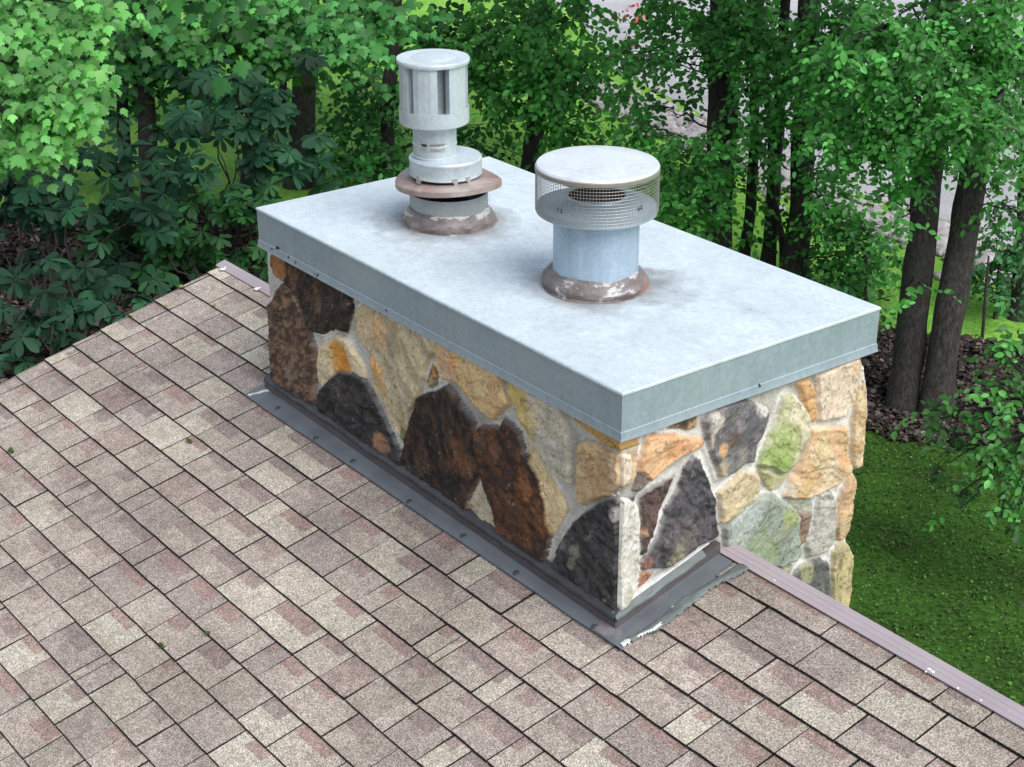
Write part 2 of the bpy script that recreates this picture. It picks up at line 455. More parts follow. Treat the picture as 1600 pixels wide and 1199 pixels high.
# (face, outline on the photograph, base, second, second amount, grain, lime rim, [local stains: px,py,r,colour,amount], proud mm)
WARM = np.array([1.06, .99, .86])
CREAM, TANC, ORG, BLK, DKB, RUST, GRY, GRN = c3(196, 182, 156), c3(186, 160, 126), c3(198, 142, 82), c3(58, 54, 52), c3(66, 52, 40), c3(112, 70, 34), c3(150, 146, 138), c3(150, 158, 84)
ST = [
('W', [(427,396),(429,415),(437,432),(454,446),(471,465),(479,492),(488,515),(506,521),(519,515),(525,513),(544,520),(550,498),(556,480),(550,450),(440,380)], DKB, c3(34,28,25), .5, 30, 0, [(440,412,26,c3(164,104,44),.95),(462,432,18,c3(128,80,40),.8),(500,455,14,c3(112,84,50),.6),(502,478,10,c3(120,92,52),.6),(530,480,20,c3(44,40,38),.6)], 30),
('W', [(423,473),(424,500),(426,528),(429,570),(430,615),(462,640),(500,660),(499,637),(497,598),(498,546),(487,515),(477,494),(471,473),(461,452),(446,440),(434,455),(431,468)], c3(112,86,66), c3(66,50,42), .5, 26, .2, [(432,482,16,c3(62,54,48),.8),(452,470,9,c3(160,110,60),.8),(468,545,20,c3(136,110,86),.5),(462,580,14,c3(134,124,104),.6),(450,597,20,c3(98,58,34),.6),(488,575,14,c3(70,50,46),.5)], 34),
('W', [(502,542),(508,534),(533,521),(546,530),(558,548),(573,571),(576,592),(554,581),(533,581),(525,588),(517,598),(510,607),(500,592),(498,571)], c3(208,196,170), c3(184,170,146), .3, 14, .3, [(534,560,30,c3(204,146,62),1.0),(545,572,18,c3(196,128,48),.9),(520,552,14,c3(206,180,120),.5)], 22),
('W', [(560,482),(572,474),(584,482),(591,505),(589,536),(583,557),(572,541),(562,522),(558,503)], c3(198,182,152), c3(176,164,142), .4, 12, .1, [], 20),
('W', [(503,606),(512,600),(520,590),(535,581),(554,581),(572,591),(585,614),(596,636),(607,658),(620,684),(632,712),(634,735),(600,712),(550,680),(504,650)], c3(56,52,51), c3(30,28,28), .45, 24, .5, [(603,699,24,c3(150,104,66),.95),(596,690,12,c3(160,112,70),.8),(535,612,22,c3(74,64,56),.5)], 32),
('W', [(591,486),(589,532),(585,557),(586,603),(602,628),(612,651),(624,675),(634,690),(640,676),(644,643),(656,624),(666,587),(666,572),(684,551),(690,530),(640,490),(600,470)], c3(192,180,154), c3(154,148,134), .45, 9, .05, [(600,520,24,c3(206,166,120),.7),(594,570,20,c3(212,164,104),.8),(604,600,18,c3(204,166,112),.7),(618,540,22,c3(140,134,124),.7),(640,540,14,c3(150,146,138),.5),(632,655,16,c3(140,140,104),.6),(634,676,10,c3(96,104,52),.8),(626,512,12,c3(124,128,96),.5),(660,560,20,c3(204,190,160),.6)], 26),
('W', [(668,594),(672,580),(677,569),(683,573),(686,588),(685,600),(674,604)], c3(160,140,110), c3(70,66,60), .5, 40, .1, [(680,583,6,c3(200,140,70),.9)], 14),
('W', [(684,546),(686,530),(780,574),(790,592),(800,630),(786,643),(774,655),(763,647),(748,637),(723,603),(708,594),(693,591),(687,570)], c3(206,180,138), c3(178,150,116), .35, 10, .1, [(700,565,26,c3(196,164,142),.8),(714,582,16,c3(184,150,132),.7),(716,564,14,c3(214,166,110),.6),(760,600,20,c3(196,182,150),.6),(776,640,14,c3(204,176,124),.5)], 26),
('W', [(704,600),(697,604),(685,611),(662,616),(656,628),(643,658),(637,689),(628,730),(660,770),(700,800),(735,815),(740,768),(756,742),(752,715),(749,683),(743,651),(730,633),(714,614)], c3(62,44,32), c3(30,24,22), .5, 22, .25, [(728,712,26,c3(116,72,34),.8),(745,725,14,c3(130,84,40),.7),(690,640,18,c3(46,36,30),.5),(668,715,20,c3(84,60,40),.6),(712,755,22,c3(44,38,36),.7),(735,770,12,c3(92,62,36),.6),(655,740,20,c3(70,66,62),.5)], 34),
('W', [(824,686),(840,708),(858,737),(874,762),(888,793),(878,815),(868,834),(850,830),(840,740)], c3(212,196,160), c3(180,160,120), .3, 16, 0, [], 14),
('W', [(748,669),(762,664),(777,663),(789,667),(791,652),(804,661),(817,675),(824,706),(844,725),(853,744),(861,764),(871,787),(869,819),(862,845),(856,880),(830,880),(791,852),(781,817),(772,787),(760,750),(752,718)], c3(88,54,30), c3(48,34,27), .5, 20, .25, [(812,690,20,c3(58,40,34),.8),(765,678,16,c3(76,64,46),.6),(781,698,16,c3(130,80,36),.6),(829,760,18,c3(146,84,30),.8),(852,815,18,c3(128,80,32),.7),(800,735,16,c3(70,46,32),.5),(850,855,16,c3(44,38,34),.7),(812,810,18,c3(82,56,36),.5)], 36),
('W', [(757,740),(764,763),(777,795),(788,838),(770,845),(735,812),(733,795),(743,771)], c3(186,180,164), c3(160,150,130), .35, 16, .2, [(752,770,8,c3(206,196,176),.5)], 18),
('W', [(793,602),(800,590),(884,630),(890,667),(893,707),(898,757),(884,750),(871,741),(862,730),(855,720),(842,698),(828,677),(812,637)], c3(178,176,168), c3(150,150,146), .35, 9, .1, [(812,622,30,c3(188,170,104),.95),(830,650,22,c3(184,166,108),.85),(850,640,20,c3(196,190,172),.6),(872,700,22,c3(176,178,178),.6)], 28),
('W', [(907,693),(918,688),(930,688),(956,704),(972,708),(972,757),(956,773),(932,779),(920,786),(908,789),(903,768)], c3(186,164,132), c3(154,132,106), .4, 16, .15, [(940,740,24,c3(170,142,108),.7),(912,730,14,c3(196,178,146),.6),(966,735,12,c3(206,188,158),.8)], 26),
('E', [(966,708),(985,712),(983,742),(975,757),(966,760)], c3(206,188,158), c3(186,164,132), .3, 16, .1, [], 22),
('W', [(898,655),(925,677),(955,698),(974,702),(974,684),(930,660),(905,645)], c3(186,150,92), c3(150,124,84), .4, 16, .1, [], 16),
('W', [(868,880),(876,858),(882,845),(896,819),(922,796),(940,784),(954,777),(972,777),(972,990),(930,965),(887,920),(868,903)], c3(62,60,60), c3(34,33,33), .4, 24, .55, [(905,858,10,c3(150,138,120),.6),(888,845,8,c3(120,116,110),.5),(900,875,8,c3(126,116,92),.6),(930,890,18,c3(66,54,44),.6),(950,900,14,c3(58,48,40),.5),(969,800,9,c3(170,166,158),.8)], 30),
('E', [(960,777),(978,777),(995,790),(996,835),(996,880),(990,922),(966,962),(960,962)], c3(206,202,190), c3(176,170,154), .35, 18, .2, [(984,880,20,c3(190,186,160),.6),(978,930,16,c3(170,168,120),.6)], 26),
('E', [(1006,681),(1020,676),(1034,676),(1062,680),(1091,682),(1095,689),(1084,700),(1062,711),(1032,732),(1012,752),(1005,741),(993,735),(998,706)], c3(212,160,104), c3(186,130,80), .35, 16, .4, [(1020,700,20,c3(220,176,122),.6),(1050,698,14,c3(204,140,80),.6),(1088,690,8,c3(190,116,60),.7),(1005,730,10,c3(210,180,140),.5)], 28),
('E', [(993,740),(1003,741),(1010,744),(1010,756),(993,769),(985,767)], c3(128,112,98), c3(90,82,74), .4, 26, 0, [], 18),
('E', [(1042,668),(1060,654),(1088,640),(1087,667),(1071,671),(1056,670)], c3(176,140,92), c3(70,60,52), .5, 40, .3, [(1064,663,8,c3(60,54,50),.7)], 16),
('E', [(1052,742),(1045,760),(1038,775),(1030,794),(1022,814),(1012,838),(1004,862),(1000,868),(998,831),(996,777),(1008,768),(1027,756)], c3(86,64,54), c3(54,42,38), .45, 28, .6, [(1000,830,8,c3(176,126,70),.8),(1015,800,14,c3(100,70,58),.5)], 26),
('E', [(1069,730),(1080,715),(1092,720),(1104,752),(1113,777),(1117,812),(1121,835),(1087,852),(1041,886),(1003,888),(999,877),(1013,856),(1027,831),(1038,793),(1057,761)], c3(74,70,74), c3(44,42,46), .4, 26, .6, [(1060,850,30,c3(110,96,82),.6),(1050,867,18,c3(140,138,90),.75),(1008,882,12,c3(140,86,56),.9),(1085,770,22,c3(64,62,72),.5),(1100,830,18,c3(84,80,80),.6)], 30),
('E', [(999,892),(1020,894),(1006,911),(997,918)], c3(170,112,66), c3(120,80,52), .4, 26, .5, [], 20),
('E', [(1095,654),(1128,630),(1160,622),(1197,636),(1192,660),(1185,676),(1179,691),(1175,721),(1158,724),(1140,739),(1121,745),(1112,723),(1106,702),(1097,674)], c3(120,116,114), c3(78,76,80), .45, 26, .3, [(1108,660,18,c3(190,180,164),.95),(1104,690,12,c3(184,170,146),.8),(1140,680,14,c3(92,70,52),.8),(1122,700,9,c3(196,148,88),.95),(1120,735,14,c3(186,164,130),.8),(1122,715,9,c3(170,150,124),.7),(1186,632,14,c3(198,188,176),.9),(1165,665,20,c3(84,82,86),.6),(1150,710,12,c3(150,144,130),.5)], 28),
('E', [(1158,732),(1172,735),(1182,743),(1184,760),(1179,778),(1162,791),(1145,806),(1123,817),(1120,791),(1119,769),(1128,757),(1142,748)], c3(196,176,136), c3(168,146,106), .35, 12, .5, [(1132,800,14,c3(198,172,110),.6)], 26),
('E', [(1220,618),(1228,611),(1246,624),(1253,637),(1260,650),(1258,678),(1248,697),(1240,714),(1222,738),(1200,730),(1180,724),(1186,706),(1196,684),(1206,662),(1214,642)], c3(184,182,130), c3(160,152,118), .3, 9, .5, [(1236,640,22,c3(206,192,158),.95),(1250,665,14,c3(208,190,160),.8),(1205,705,34,c3(146,166,78),.9),(1215,722,20,c3(140,164,70),.8),(1225,690,20,c3(158,170,92),.7)], 32),
('E', [(1182,729),(1218,741),(1232,737),(1222,750),(1212,760),(1204,766),(1192,757)], c3(176,166,118), c3(150,148,96), .4, 12, .2, [], 20),
('E', [(1242,598),(1262,588),(1268,610),(1274,640),(1270,660),(1262,659),(1256,638),(1248,614)], c3(206,156,92), c3(188,130,66), .4, 12, .2, [], 22),
('E', [(1274,586),(1300,570),(1338,556),(1336,590),(1333,612),(1328,632),(1316,648),(1284,656),(1276,655),(1274,620)], c3(214,190,160), c3(196,170,140), .3, 8, .2, [(1330,575,12,c3(208,164,108),.6)], 28),
('E', [(1264,669),(1275,665),(1288,664),(1318,664),(1319,685),(1320,706),(1325,731),(1308,754),(1290,764),(1272,772),(1256,778),(1240,778),(1222,776),(1230,750),(1237,736),(1244,722),(1252,704),(1258,686)], c3(212,178,132), c3(198,150,96), .4, 7, .5, [(1270,700,20,c3(200,176,120),.6),(1312,715,18,c3(208,150,92),.8),(1264,680,12,c3(198,146,92),.6),(1290,735,22,c3(218,196,164),.6),(1250,765,18,c3(206,162,98),.7),(1232,766,10,c3(206,190,162),.7)], 32),
('E', [(1336,566),(1345,571),(1348,590),(1350,612),(1349,640),(1348,670),(1346,702),(1342,726),(1332,733),(1327,722),(1326,686),(1328,655),(1332,634),(1336,590)], c3(206,178,132), c3(184,146,92), .4, 14, .2, [(1342,585,14,c3(216,206,194),.8),(1338,695,12,c3(190,140,82),.7)], 26),
('E', [(1329,738),(1333,746),(1331,770),(1326,803),(1324,826),(1317,841),(1305,843),(1301,822),(1303,800),(1306,785),(1312,765),(1320,750)], c3(202,164,112), c3(176,134,88), .4, 12, .4, [(1312,820,14,c3(206,184,140),.7)], 26),
('E', [(1276,771),(1285,766),(1292,766),(1303,778),(1303,811),(1298,847),(1282,862),(1259,869),(1256,847),(1267,822),(1272,800)], c3(176,170,156), c3(140,136,128), .45, 18, .6, [(1288,790,12,c3(200,194,182),.6)], 24),
('E', [(1245,799),(1267,803),(1263,830),(1257,845),(1248,856),(1244,826)], c3(142,112,90), c3(112,88,72), .4, 22, .1, [], 16),
('E', [(1225,779),(1245,781),(1265,778),(1267,801),(1244,797),(1232,786)], c3(170,164,146), c3(146,140,124), .4, 16, .1, [], 14),
('E', [(1128,824),(1145,806),(1163,789),(1178,778),(1192,770),(1207,772),(1215,780),(1232,788),(1244,803),(1243,826),(1247,860),(1238,874),(1219,882),(1196,886),(1160,880),(1140,870),(1128,850)], c3(150,158,140), c3(118,126,114), .45, 8, .15, [(1160,800,28,c3(160,168,160),.7),(1225,805,20,c3(150,156,88),.9),(1180,845,28,c3(140,154,112),.7),(1150,835,18,c3(166,170,160),.5),(1216,838,20,c3(126,128,112),.6),(1200,866,18,c3(134,148,96),.6)], 32),
('E', [(1234,900),(1244,886),(1256,878),(1278,872),(1290,876),(1293,903),(1292,960),(1270,990),(1232,960)], c3(104,106,100), c3(72,72,70), .45, 14, .4, [(1256,890,14,c3(156,154,110),.8),(1270,930,18,c3(120,124,104),.5),(1280,890,14,c3(84,82,80),.6)], 28),
('E', [(1298,860),(1304,850),(1311,843),(1322,849),(1328,864),(1327,885),(1326,903),(1322,952),(1318,1000),(1296,1000),(1296,900)], c3(196,176,118), c3(150,136,100), .45, 14, .3, [(1306,880,8,c3(110,104,90),.8),(1303,910,10,c3(160,156,92),.7),(1318,930,14,c3(206,180,120),.6)], 28),
('E', [(1205,888),(1222,884),(1236,880),(1228,902),(1222,930),(1200,920)], c3(160,154,120), c3(120,116,92), .4, 20, .2, [], 18),
]
def pip_dist(P, poly):
    """signed distance of points to polygon, positive inside"""
    poly = np.asarray(poly, float); inside = np.zeros(len(P), bool); d = np.full(len(P), 1e9)
    n = len(poly)
    for i in range(n):
        a, b = poly[i], poly[(i + 1) % n]; e = b - a; wv = P - a
        t = np.clip((wv @ e) / (e @ e + 1e-12), 0, 1)
        d = np.minimum(d, np.linalg.norm(wv - t[:, None] * e, axis=1))
        c1 = (a[1] > P[:, 1]) != (b[1] > P[:, 1])
        xx = a[0] + (P[:, 1] - a[1]) * e[0] / (e[1] if abs(e[1]) > 1e-12 else 1e-12)
        inside ^= c1 & (P[:, 0] < xx)
    return np.where(inside, d, -d)
def face_uv(face, px):
    if face == 'W':
        P = on_plane(px, (0, 1, 0), YW - .01); return P[:, [0, 2]]
    P = on_plane(px, (1, 0, 0), XE + .01); return P[:, [1, 2]]
PXM = 1 / 455.                                # metres per photo pixel on the near faces
def stone_face(face, u0, u1, z0, z1, acc_V, acc_F, acc_C, off, extra):
    st = .0042
    us = np.arange(u0, u1 + st, st); zs = np.arange(z0, z1 + st, st)
    U, Z = np.meshgrid(us, zs); P = np.stack([U.ravel(), Z.ravel()], 1)
    wx = P + .011 * np.stack([fbm(P[:, 0] * 28, P[:, 1] * 28, 3, 3) - .5, fbm(P[:, 0] * 28, P[:, 1] * 28, 44, 3) - .5], 1)
    wx = wx + .004 * np.stack([vnoise(P[:, 0] * 75, P[:, 1] * 75, 13) - .5, vnoise(P[:, 0] * 75, P[:, 1] * 75, 14) - .5], 1)
    D = np.full(len(P), -1.0); ID = np.full(len(P), -1)
    near = np.full(len(P), -1.0)
    polys = [(i, s, face_uv(face, s[1])) for i, s in enumerate(ST) if s[0] == face] + extra
    for i, s, pol in polys:
        m = (P[:, 0] > pol[:, 0].min() - .06) & (P[:, 0] < pol[:, 0].max() + .06) & (P[:, 1] > pol[:, 1].min() - .06) & (P[:, 1] < pol[:, 1].max() + .06)
        idx = np.where(m)[0]
        if not len(idx): continue
        d = pip_dist(wx[idx], pol) + .003
        up = d > D[idx]; D[idx[up]] = d[up]; ID[idx[up]] = np.where(d[up] > 0, i, -1)
    inside = D > 0
    mort = .001 + .007 * (fbm(P[:, 0] * 9, P[:, 1] * 9, 71, 3) - .5) + .004 * (fbm(P[:, 0] * 60, P[:, 1] * 60, 72, 3) - .5)
    mort = mort + .010 * sm(-.030, -.002, D)
    H = mort.copy()
    C = np.tile(MORT, (len(P), 1)) * (.86 + .28 * fbm(P[:, 0] * 14, P[:, 1] * 14, 80, 4))[:, None]
    lm = .75 * sm(-.014, -.004, D) * sm(.42, .66, fbm(P[:, 0] * 7, P[:, 1] * 7, 81, 3)) * (1.0 if face == 'E' else 1.15)
    C = C * (1 - lm[:, None]) + LIME * lm[:, None]
    lo_m = sm(.52, .70, fbm(P[:, 0] * 5, P[:, 1] * 5, 86, 4)) * .45   # weathered dark mortar
    crev_shade = sm(-.009, -.001, D) * (D < 0) * .35 * sm(.35, .6, fbm(P[:, 0] * 11, P[:, 1] * 11, 90, 3))   # crevice shade painted dark along the stone edges
    C = C * (1 - crev_shade[:, None])
    C = C * (1 - lo_m[:, None]) + c3(120, 112, 98) * lo_m[:, None]
    for i, s, pol in polys:
        idx = np.where(ID == i)[0]
        if not len(idx): continue
        p = P[idx]; d = D[idx]; sd = 100 + i * 13
        fc, _, base, sec, am, gr, rim, stains, proud = s
        r_ = np.random.default_rng(sd)
        tilt = r_.uniform(-.5, .5, 2) * .05
        cen = pol.mean(0)
        pr = proud / 1000 + (.006 if base.mean() > .12 else .002)
        hh = .008 + (pr - .008) * sm(-.003, .012, d)
        rough = 1.0 if base.mean() < .12 else .7
        hh += (p - cen) @ tilt * sm(0, .03, d)
        ang = r_.uniform(0, math.pi); q = p @ np.array([[math.cos(ang), -math.sin(ang)], [math.sin(ang), math.cos(ang)]])
        led = fbm(q[:, 0] * 7, q[:, 1] * 16, sd, 4)       # cleft ledges
        hh += rough * .024 * (np.floor(led * 7) / 7 - .5) * sm(0, .02, d) + .012 * (led - .5)
        hh += rough * .009 * (fbm(p[:, 0] * 55, p[:, 1] * 55, sd + 3, 4) - .5)
        H[idx] = hh
        n1 = fbm(q[:, 0] * gr * 1.1, q[:, 1] * gr * 2.2, sd + 5, 6); n2 = fbm(p[:, 0] * 90, p[:, 1] * 70, sd + 7, 3)
        t = sm(.62 - am * .5, .80 - am * .42, n1) * (1.0 if base.mean() < .12 else .7)
        cc = base * (1 - t[:, None]) + sec * t[:, None]
        for (sx, sy, sr, scol, sa) in stains:
            uv = face_uv(face, (sx, sy))[0]; rad = sr * PXM * 1.15
            wd = p + .5 * rad * np.stack([fbm(p[:, 0] * 22, p[:, 1] * 22, sd + 11, 3) - .5, fbm(p[:, 0] * 22, p[:, 1] * 22, sd + 12, 3) - .5], 1) * 2
            rr_ = np.linalg.norm((wd - uv) * np.array([1.15, .85]), axis=1) / rad
            k = sa * sm(-.12, .42, 1.02 - rr_ + 1.15 * (fbm(p[:, 0] * 34 + sx, p[:, 1] * 26, sd + 13, 5) - .5))
            if base.mean() < .12: k = k * .72; scol = scol * .8 + scol.mean() * .15
            cc = cc * (1 - k[:, None]) + scol * k[:, None]
        va = 1.0 if base.mean() < .12 else .45
        cc = cc * (1 + va * (.56 * n2 - .28))[:, None] * (1 + va * (.28 * n1 - .14))[:, None]
        if base.mean() < .12: cc = cc * 1.25 + .004
        if base.mean() < .12:                         # pale mineral flecks on the dark stones
            fl = sm(.72, .84, fbm(p[:, 0] * 75, p[:, 1] * 40, sd + 21, 4)) * .35
            cc = cc * (1 - fl[:, None]) + c3(172, 156, 130) * fl[:, None]
        crack = np.abs(led * 7 % 1 - .02) < .05          # thin dark seams along ledges
        cc[crack & (d > .012)] *= .5
        lum = cc.mean(1, keepdims=True); cc = lum + (cc - lum) * (.78 if fc == 'E' else .94)
        if fc == 'W' and base.mean() > .12: cc = cc * WARM
        if rim:
            k = .6 * rim * (1 - sm(.002, .010, d)) * sm(.35, .6, fbm(p[:, 0] * 18, p[:, 1] * 18, sd + 30, 3) + .1)
            cc = cc * (1 - k[:, None]) + LIME * .92 * k[:, None]
        C[idx] = cc
    zr = np.array(roof_z(P[:, 0], YW)) if face == 'W' else np.where(P[:, 0] < .405 * S, roof_z(XE, P[:, 0]), -9.)
    H = np.minimum(H, .020 + np.maximum(0, P[:, 1] - zr - .062) * 2.5)
    if face == 'W':
        core = (P[:, 0] > 0) & (P[:, 0] < XE + .014)
        X = np.stack([P[:, 0], YW - H, P[:, 1]], 1)
        X[:, 0] = np.minimum(X[:, 0], XE + H * .0 + .014)
        back = lambda v: v + np.array([0, .07, 0])
    else:
        core = (P[:, 0] > YW - .014) & (P[:, 0] < YB)
        X = np.stack([XE + H, P[:, 0], P[:, 1]], 1)
        back = lambda v: v - np.array([.07, 0, 0])
    keep = core | (inside)
    nz, nu = U.shape
    K2 = keep.reshape(nz, nu)
    fm = K2[:-1, :-1] & K2[1:, :-1] & K2[:-1, 1:] & K2[1:, 1:]
    iz, iu = np.where(fm)
    a = iz * nu + iu; Fq = np.stack([a, a + 1, a + nu + 1, a + nu], 1)
    # skirt round the outline gives the veneer its thickness
    e = np.concatenate([Fq[:, [0, 1]], Fq[:, [1, 2]], Fq[:, [2, 3]], Fq[:, [3, 0]]])
    key = np.sort(e, 1); kk = key[:, 0].astype(np.int64) * len(P) + key[:, 1]
    un, inv, cnt = np.unique(kk, return_inverse=True, return_counts=True)
    be = e[cnt[inv] == 1]
    used = np.unique(be); mp = -np.ones(len(P), int); mp[used] = np.arange(len(used)) + len(P)
    X2 = np.concatenate([X, back(X[used])]); C2 = np.concatenate([C, C[used]])
    Fs = np.stack([be[:, 1], be[:, 0], mp[be[:, 0]], mp[be[:, 1]]], 1)
    Fa = np.concatenate([Fq, Fs])
    if face == 'E': pass
    uu = np.unique(Fa); rm = -np.ones(len(X2), int); rm[uu] = np.arange(len(uu))
    acc_V.append(X2[uu]); acc_F.append(rm[Fa] + off); acc_C.append(C2[uu])
    return off + len(uu)
aV, aF, aC = [], [], []
n = stone_face('W', -.05, XE + .014, -1.02, -.10, aV, aF, aC, 0, [])
# plainer stones lower down on the outside face, mostly behind the roof edge
ex = []; r_ = np.random.default_rng(4)
for iz in range(3):
    for iu in range(4):
        cx, cz = YW + .16 + iu * .27 + r_.uniform(-.03, .03), -1.55 - iz * .26 + r_.uniform(-.03, .03)
        if cx > YB - .1: cx = YB - .1
        an = np.sort(r_.uniform(0, 2 * math.pi, 9)); rad = r_.uniform(.8, 1.1, 9)
        pol = np.stack([cx + np.cos(an) * .12 * rad, cz + np.sin(an) * .115 * rad], 1)
        bs = [CREAM, TANC, GRY, DKB, BLK][r_.integers(5)]
        ex.append((500 + len(ex), ('E', None, bs, bs * .7, .4, 14, .3, [], 26), pol))
n = stone_face('E', YW - .014, YB + .045, -2.25, -.10, aV, aF, aC, n, ex)
masonry = mesh_np('masonry', np.concatenate(aV), np.concatenate(aF), M_stone, chim, np.concatenate(aC), smooth=True)
bm = bmesh.new(); box(bm, (.008, YW + .02, GZ), (XE - .02, YB - .004, -.03))
bm_obj('core', bm, M_mortar, chim)

# chase cover -----------------------------------------------------------------
def m_cover(name, base, top=True):
    m, nt, b = newmat(name); co = obj_co(nt)
    f1 = noise(nt, co, 7, 7, .68); f2 = noise(nt, co, 60, 4, .6); f3 = noise(nt, co, 2.1, 5, .6); f4 = noise(nt, obj_co(nt, (1, 1, .12)), 22, 4)
    c = mix(nt, 1.0, base, ramp(nt, f1, [(.28, g(.92)), (.72, g(1.06))]), 'MULTIPLY')
    c = mix(nt, 1.0, c, ramp(nt, f2, [(.35, g(.90)), (.65, g(1.06))]), 'MULTIPLY')
    c = mix(nt, 1.0, c, ramp(nt, f4, [(.3, g(.94)), (.7, g(1.05))]), 'MULTIPLY')
    c = mix(nt, ramp(nt, f3, [(.46, g(0)), (.72, g(.42))]), c, (.42, .45, .455))
    # sparse black specks and scuffs
    sp = nd(nt, 'Math', operation='MULTIPLY')
    nt.links.new(ramp(nt, noise(nt, obj_co(nt, (1, 1.6, 1)), 46, 5, .75), [(.62, g(0)), (.67, g(1))]), sp.inputs[0])
    nt.links.new(ramp(nt, noise(nt, co, 3.3, 3), [(.50, g(0)), (.62, g(.8))]), sp.inputs[1])
    c = mix(nt, sp.outputs[0], c, (.17, .17, .17))
    for (cx, cy, rr_, a_) in ([(VB[0] + .52, VB[1] + .10, .20, .22), (VB[0] + .30, VB[1] - .22, .13, .14), (VA[0] - .26, VA[1] + .12, .15, .14)] if top else []):
        vm = nd(nt, 'VectorMath', operation='DISTANCE'); mpn = nd(nt, 'Mapping'); tc = nd(nt, 'TexCoord')
        mpn.inputs['Scale'].default_value = (1, 1, 0); nt.links.new(tc.outputs['Object'], mpn.inputs[0])
        nt.links.new(mpn.outputs[0], vm.inputs[0]); vm.inputs[1].default_value = (cx, cy, 0)
        ad = nd(nt, 'Math', operation='MULTIPLY_ADD'); nt.links.new(f3, ad.inputs[0]); ad.inputs[1].default_value = .22; nt.links.new(vm.outputs['Value'], ad.inputs[2])
        k_ = (rr_ + .11)
        rg = ramp(nt, ad.outputs[0], [(max(0, k_ - .05), g(0)), (k_, g(a_)), (k_ + .012, g(0)), (k_ + .05, g(a_ * .4)), (k_ + .07, g(0))])
        c = mix(nt, rg, c, (.38, .40, .40))
    # soot and tar smears spread round each flue
    for (cx, cy, r0, r1, a) in (VENT_DIRT if top else []):
        vm = nd(nt, 'VectorMath', operation='DISTANCE'); mpn = nd(nt, 'Mapping'); tc = nd(nt, 'TexCoord')
        mpn.inputs['Scale'].default_value = (1, 1, 0); nt.links.new(tc.outputs['Object'], mpn.inputs[0])
        nt.links.new(mpn.outputs[0], vm.inputs[0]); vm.inputs[1].default_value = (cx, cy, 0)
        ad = nd(nt, 'Math', operation='MULTIPLY_ADD'); nt.links.new(f1, ad.inputs[0]); ad.inputs[1].default_value = .34; nt.links.new(vm.outputs['Value'], ad.inputs[2])
        mr = nd(nt, 'MapRange'); mr.inputs[1].default_value = r0 + .12; mr.inputs[2].default_value = r1 + .17; mr.inputs[3].default_value = a; mr.inputs[4].default_value = 0
        nt.links.new(ad.outputs[0], mr.inputs[0]); c = mix(nt, mr.outputs[0], c, (.16, .145, .14))
    nt.links.new(c, b.inputs['Base Color']); b.inputs['Metallic'].default_value = .2
    nt.links.new(ramp(nt, f1, [(.3, g(.42)), (.7, g(.58))]), b.inputs['Roughness'])
    bump(nt, b, f3, .25, .012); return m
VA = on_plane((702, 348), (0, 0, 1), 0)[0]; VB = on_plane((930, 447), (0, 0, 1), 0)[0]
VENT_DIRT = [(VA[0], VA[1], .15, .30, .75), (VA[0] - .10, VA[1] - .15, .02, .14, .5), (VB[0], VB[1], .17, .29, .75), (VB[0] + .13, VB[1] + .12, .06, .20, .7)]
# object coordinates of the cover run from the parent's base: shift the dirt centres
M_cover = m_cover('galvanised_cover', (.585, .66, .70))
M_fascia_shaded = m_cover('galvanised_fascia_shaded', (.28, .345, .385), False)  # same sheet as the top, with side shade darkened into its base colour
def cover():
    # top sheet (slightly crowned), side fascia, flared hem
    V, F = [], []
    nx, ny = 40, 22
    for j in range(ny + 1):
        for i in range(nx + 1):
            x, y = CL * i / nx, CW * j / ny
            z = .010 * (1 - abs(2 * i / nx - 1) ** 3) * (1 - abs(2 * j / ny - 1) ** 3) + .007 * (vnoise(x * 3, y * 3, 6) - .5) * (0 < i < nx) * (0 < j < ny)
            V.append((x, y, z))
    for j in range(ny):
        for i in range(nx):
            a = j * (nx + 1) + i; F.append((a, a + 1, a + nx + 2, a + nx + 1))
    return V, F
V, F = cover()
bm = bmesh.new(); vs = [bm.verts.new(v) for v in V]
for f in F: bm.faces.new([vs[i] for i in f])
n_top = len(F)
prof = [(0, 0), (.0035, -.003), (.0035, -.010), (.001, -.013), (0, -CH + .030), (.003, -CH + .028), (.004, -CH + .012), (.0065, -CH), (.003, -CH), (-.02, -CH + .004)]
def hem(o): return [(-o, -o), (CL + o, -o), (CL + o, CW + o), (-o, CW + o)]
rings = []
for o, z in prof:
    ring = []
    c4 = hem(o)
    for k in range(4):
        (x0, y0), (x1, y1) = c4[k], c4[(k + 1) % 4]
        for t in range(24):
            wob = .0022 * (float(vnoise((k * 24 + t) * .23, z * 4, 8)) - .5) * (0 < t)
            x, y = x0 + (x1 - x0) * t / 24, y0 + (y1 - y0) * t / 24
            nx_, ny_ = [(0, -1), (1, 0), (0, 1), (-1, 0)][k]
            ring.append(bm.verts.new((x + nx_ * wob, y + ny_ * wob, z)))
    rings.append(ring)
for A, B in zip(rings, rings[1:]):
    for k in range(96): bm.faces.new((A[k], B[k], B[(k + 1) % 96], A[(k + 1) % 96]))
bm.normal_update(); bm.faces.ensure_lookup_table()
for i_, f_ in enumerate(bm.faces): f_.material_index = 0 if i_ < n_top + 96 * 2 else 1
cov = bm_obj('chase_cover', bm, M_cover, chim, 25); cov.data.materials.append(M_fascia_shaded)
M_screw = m_plain('screw_metal', (.10, .09, .085), .5, .5, .2, 50, .1)
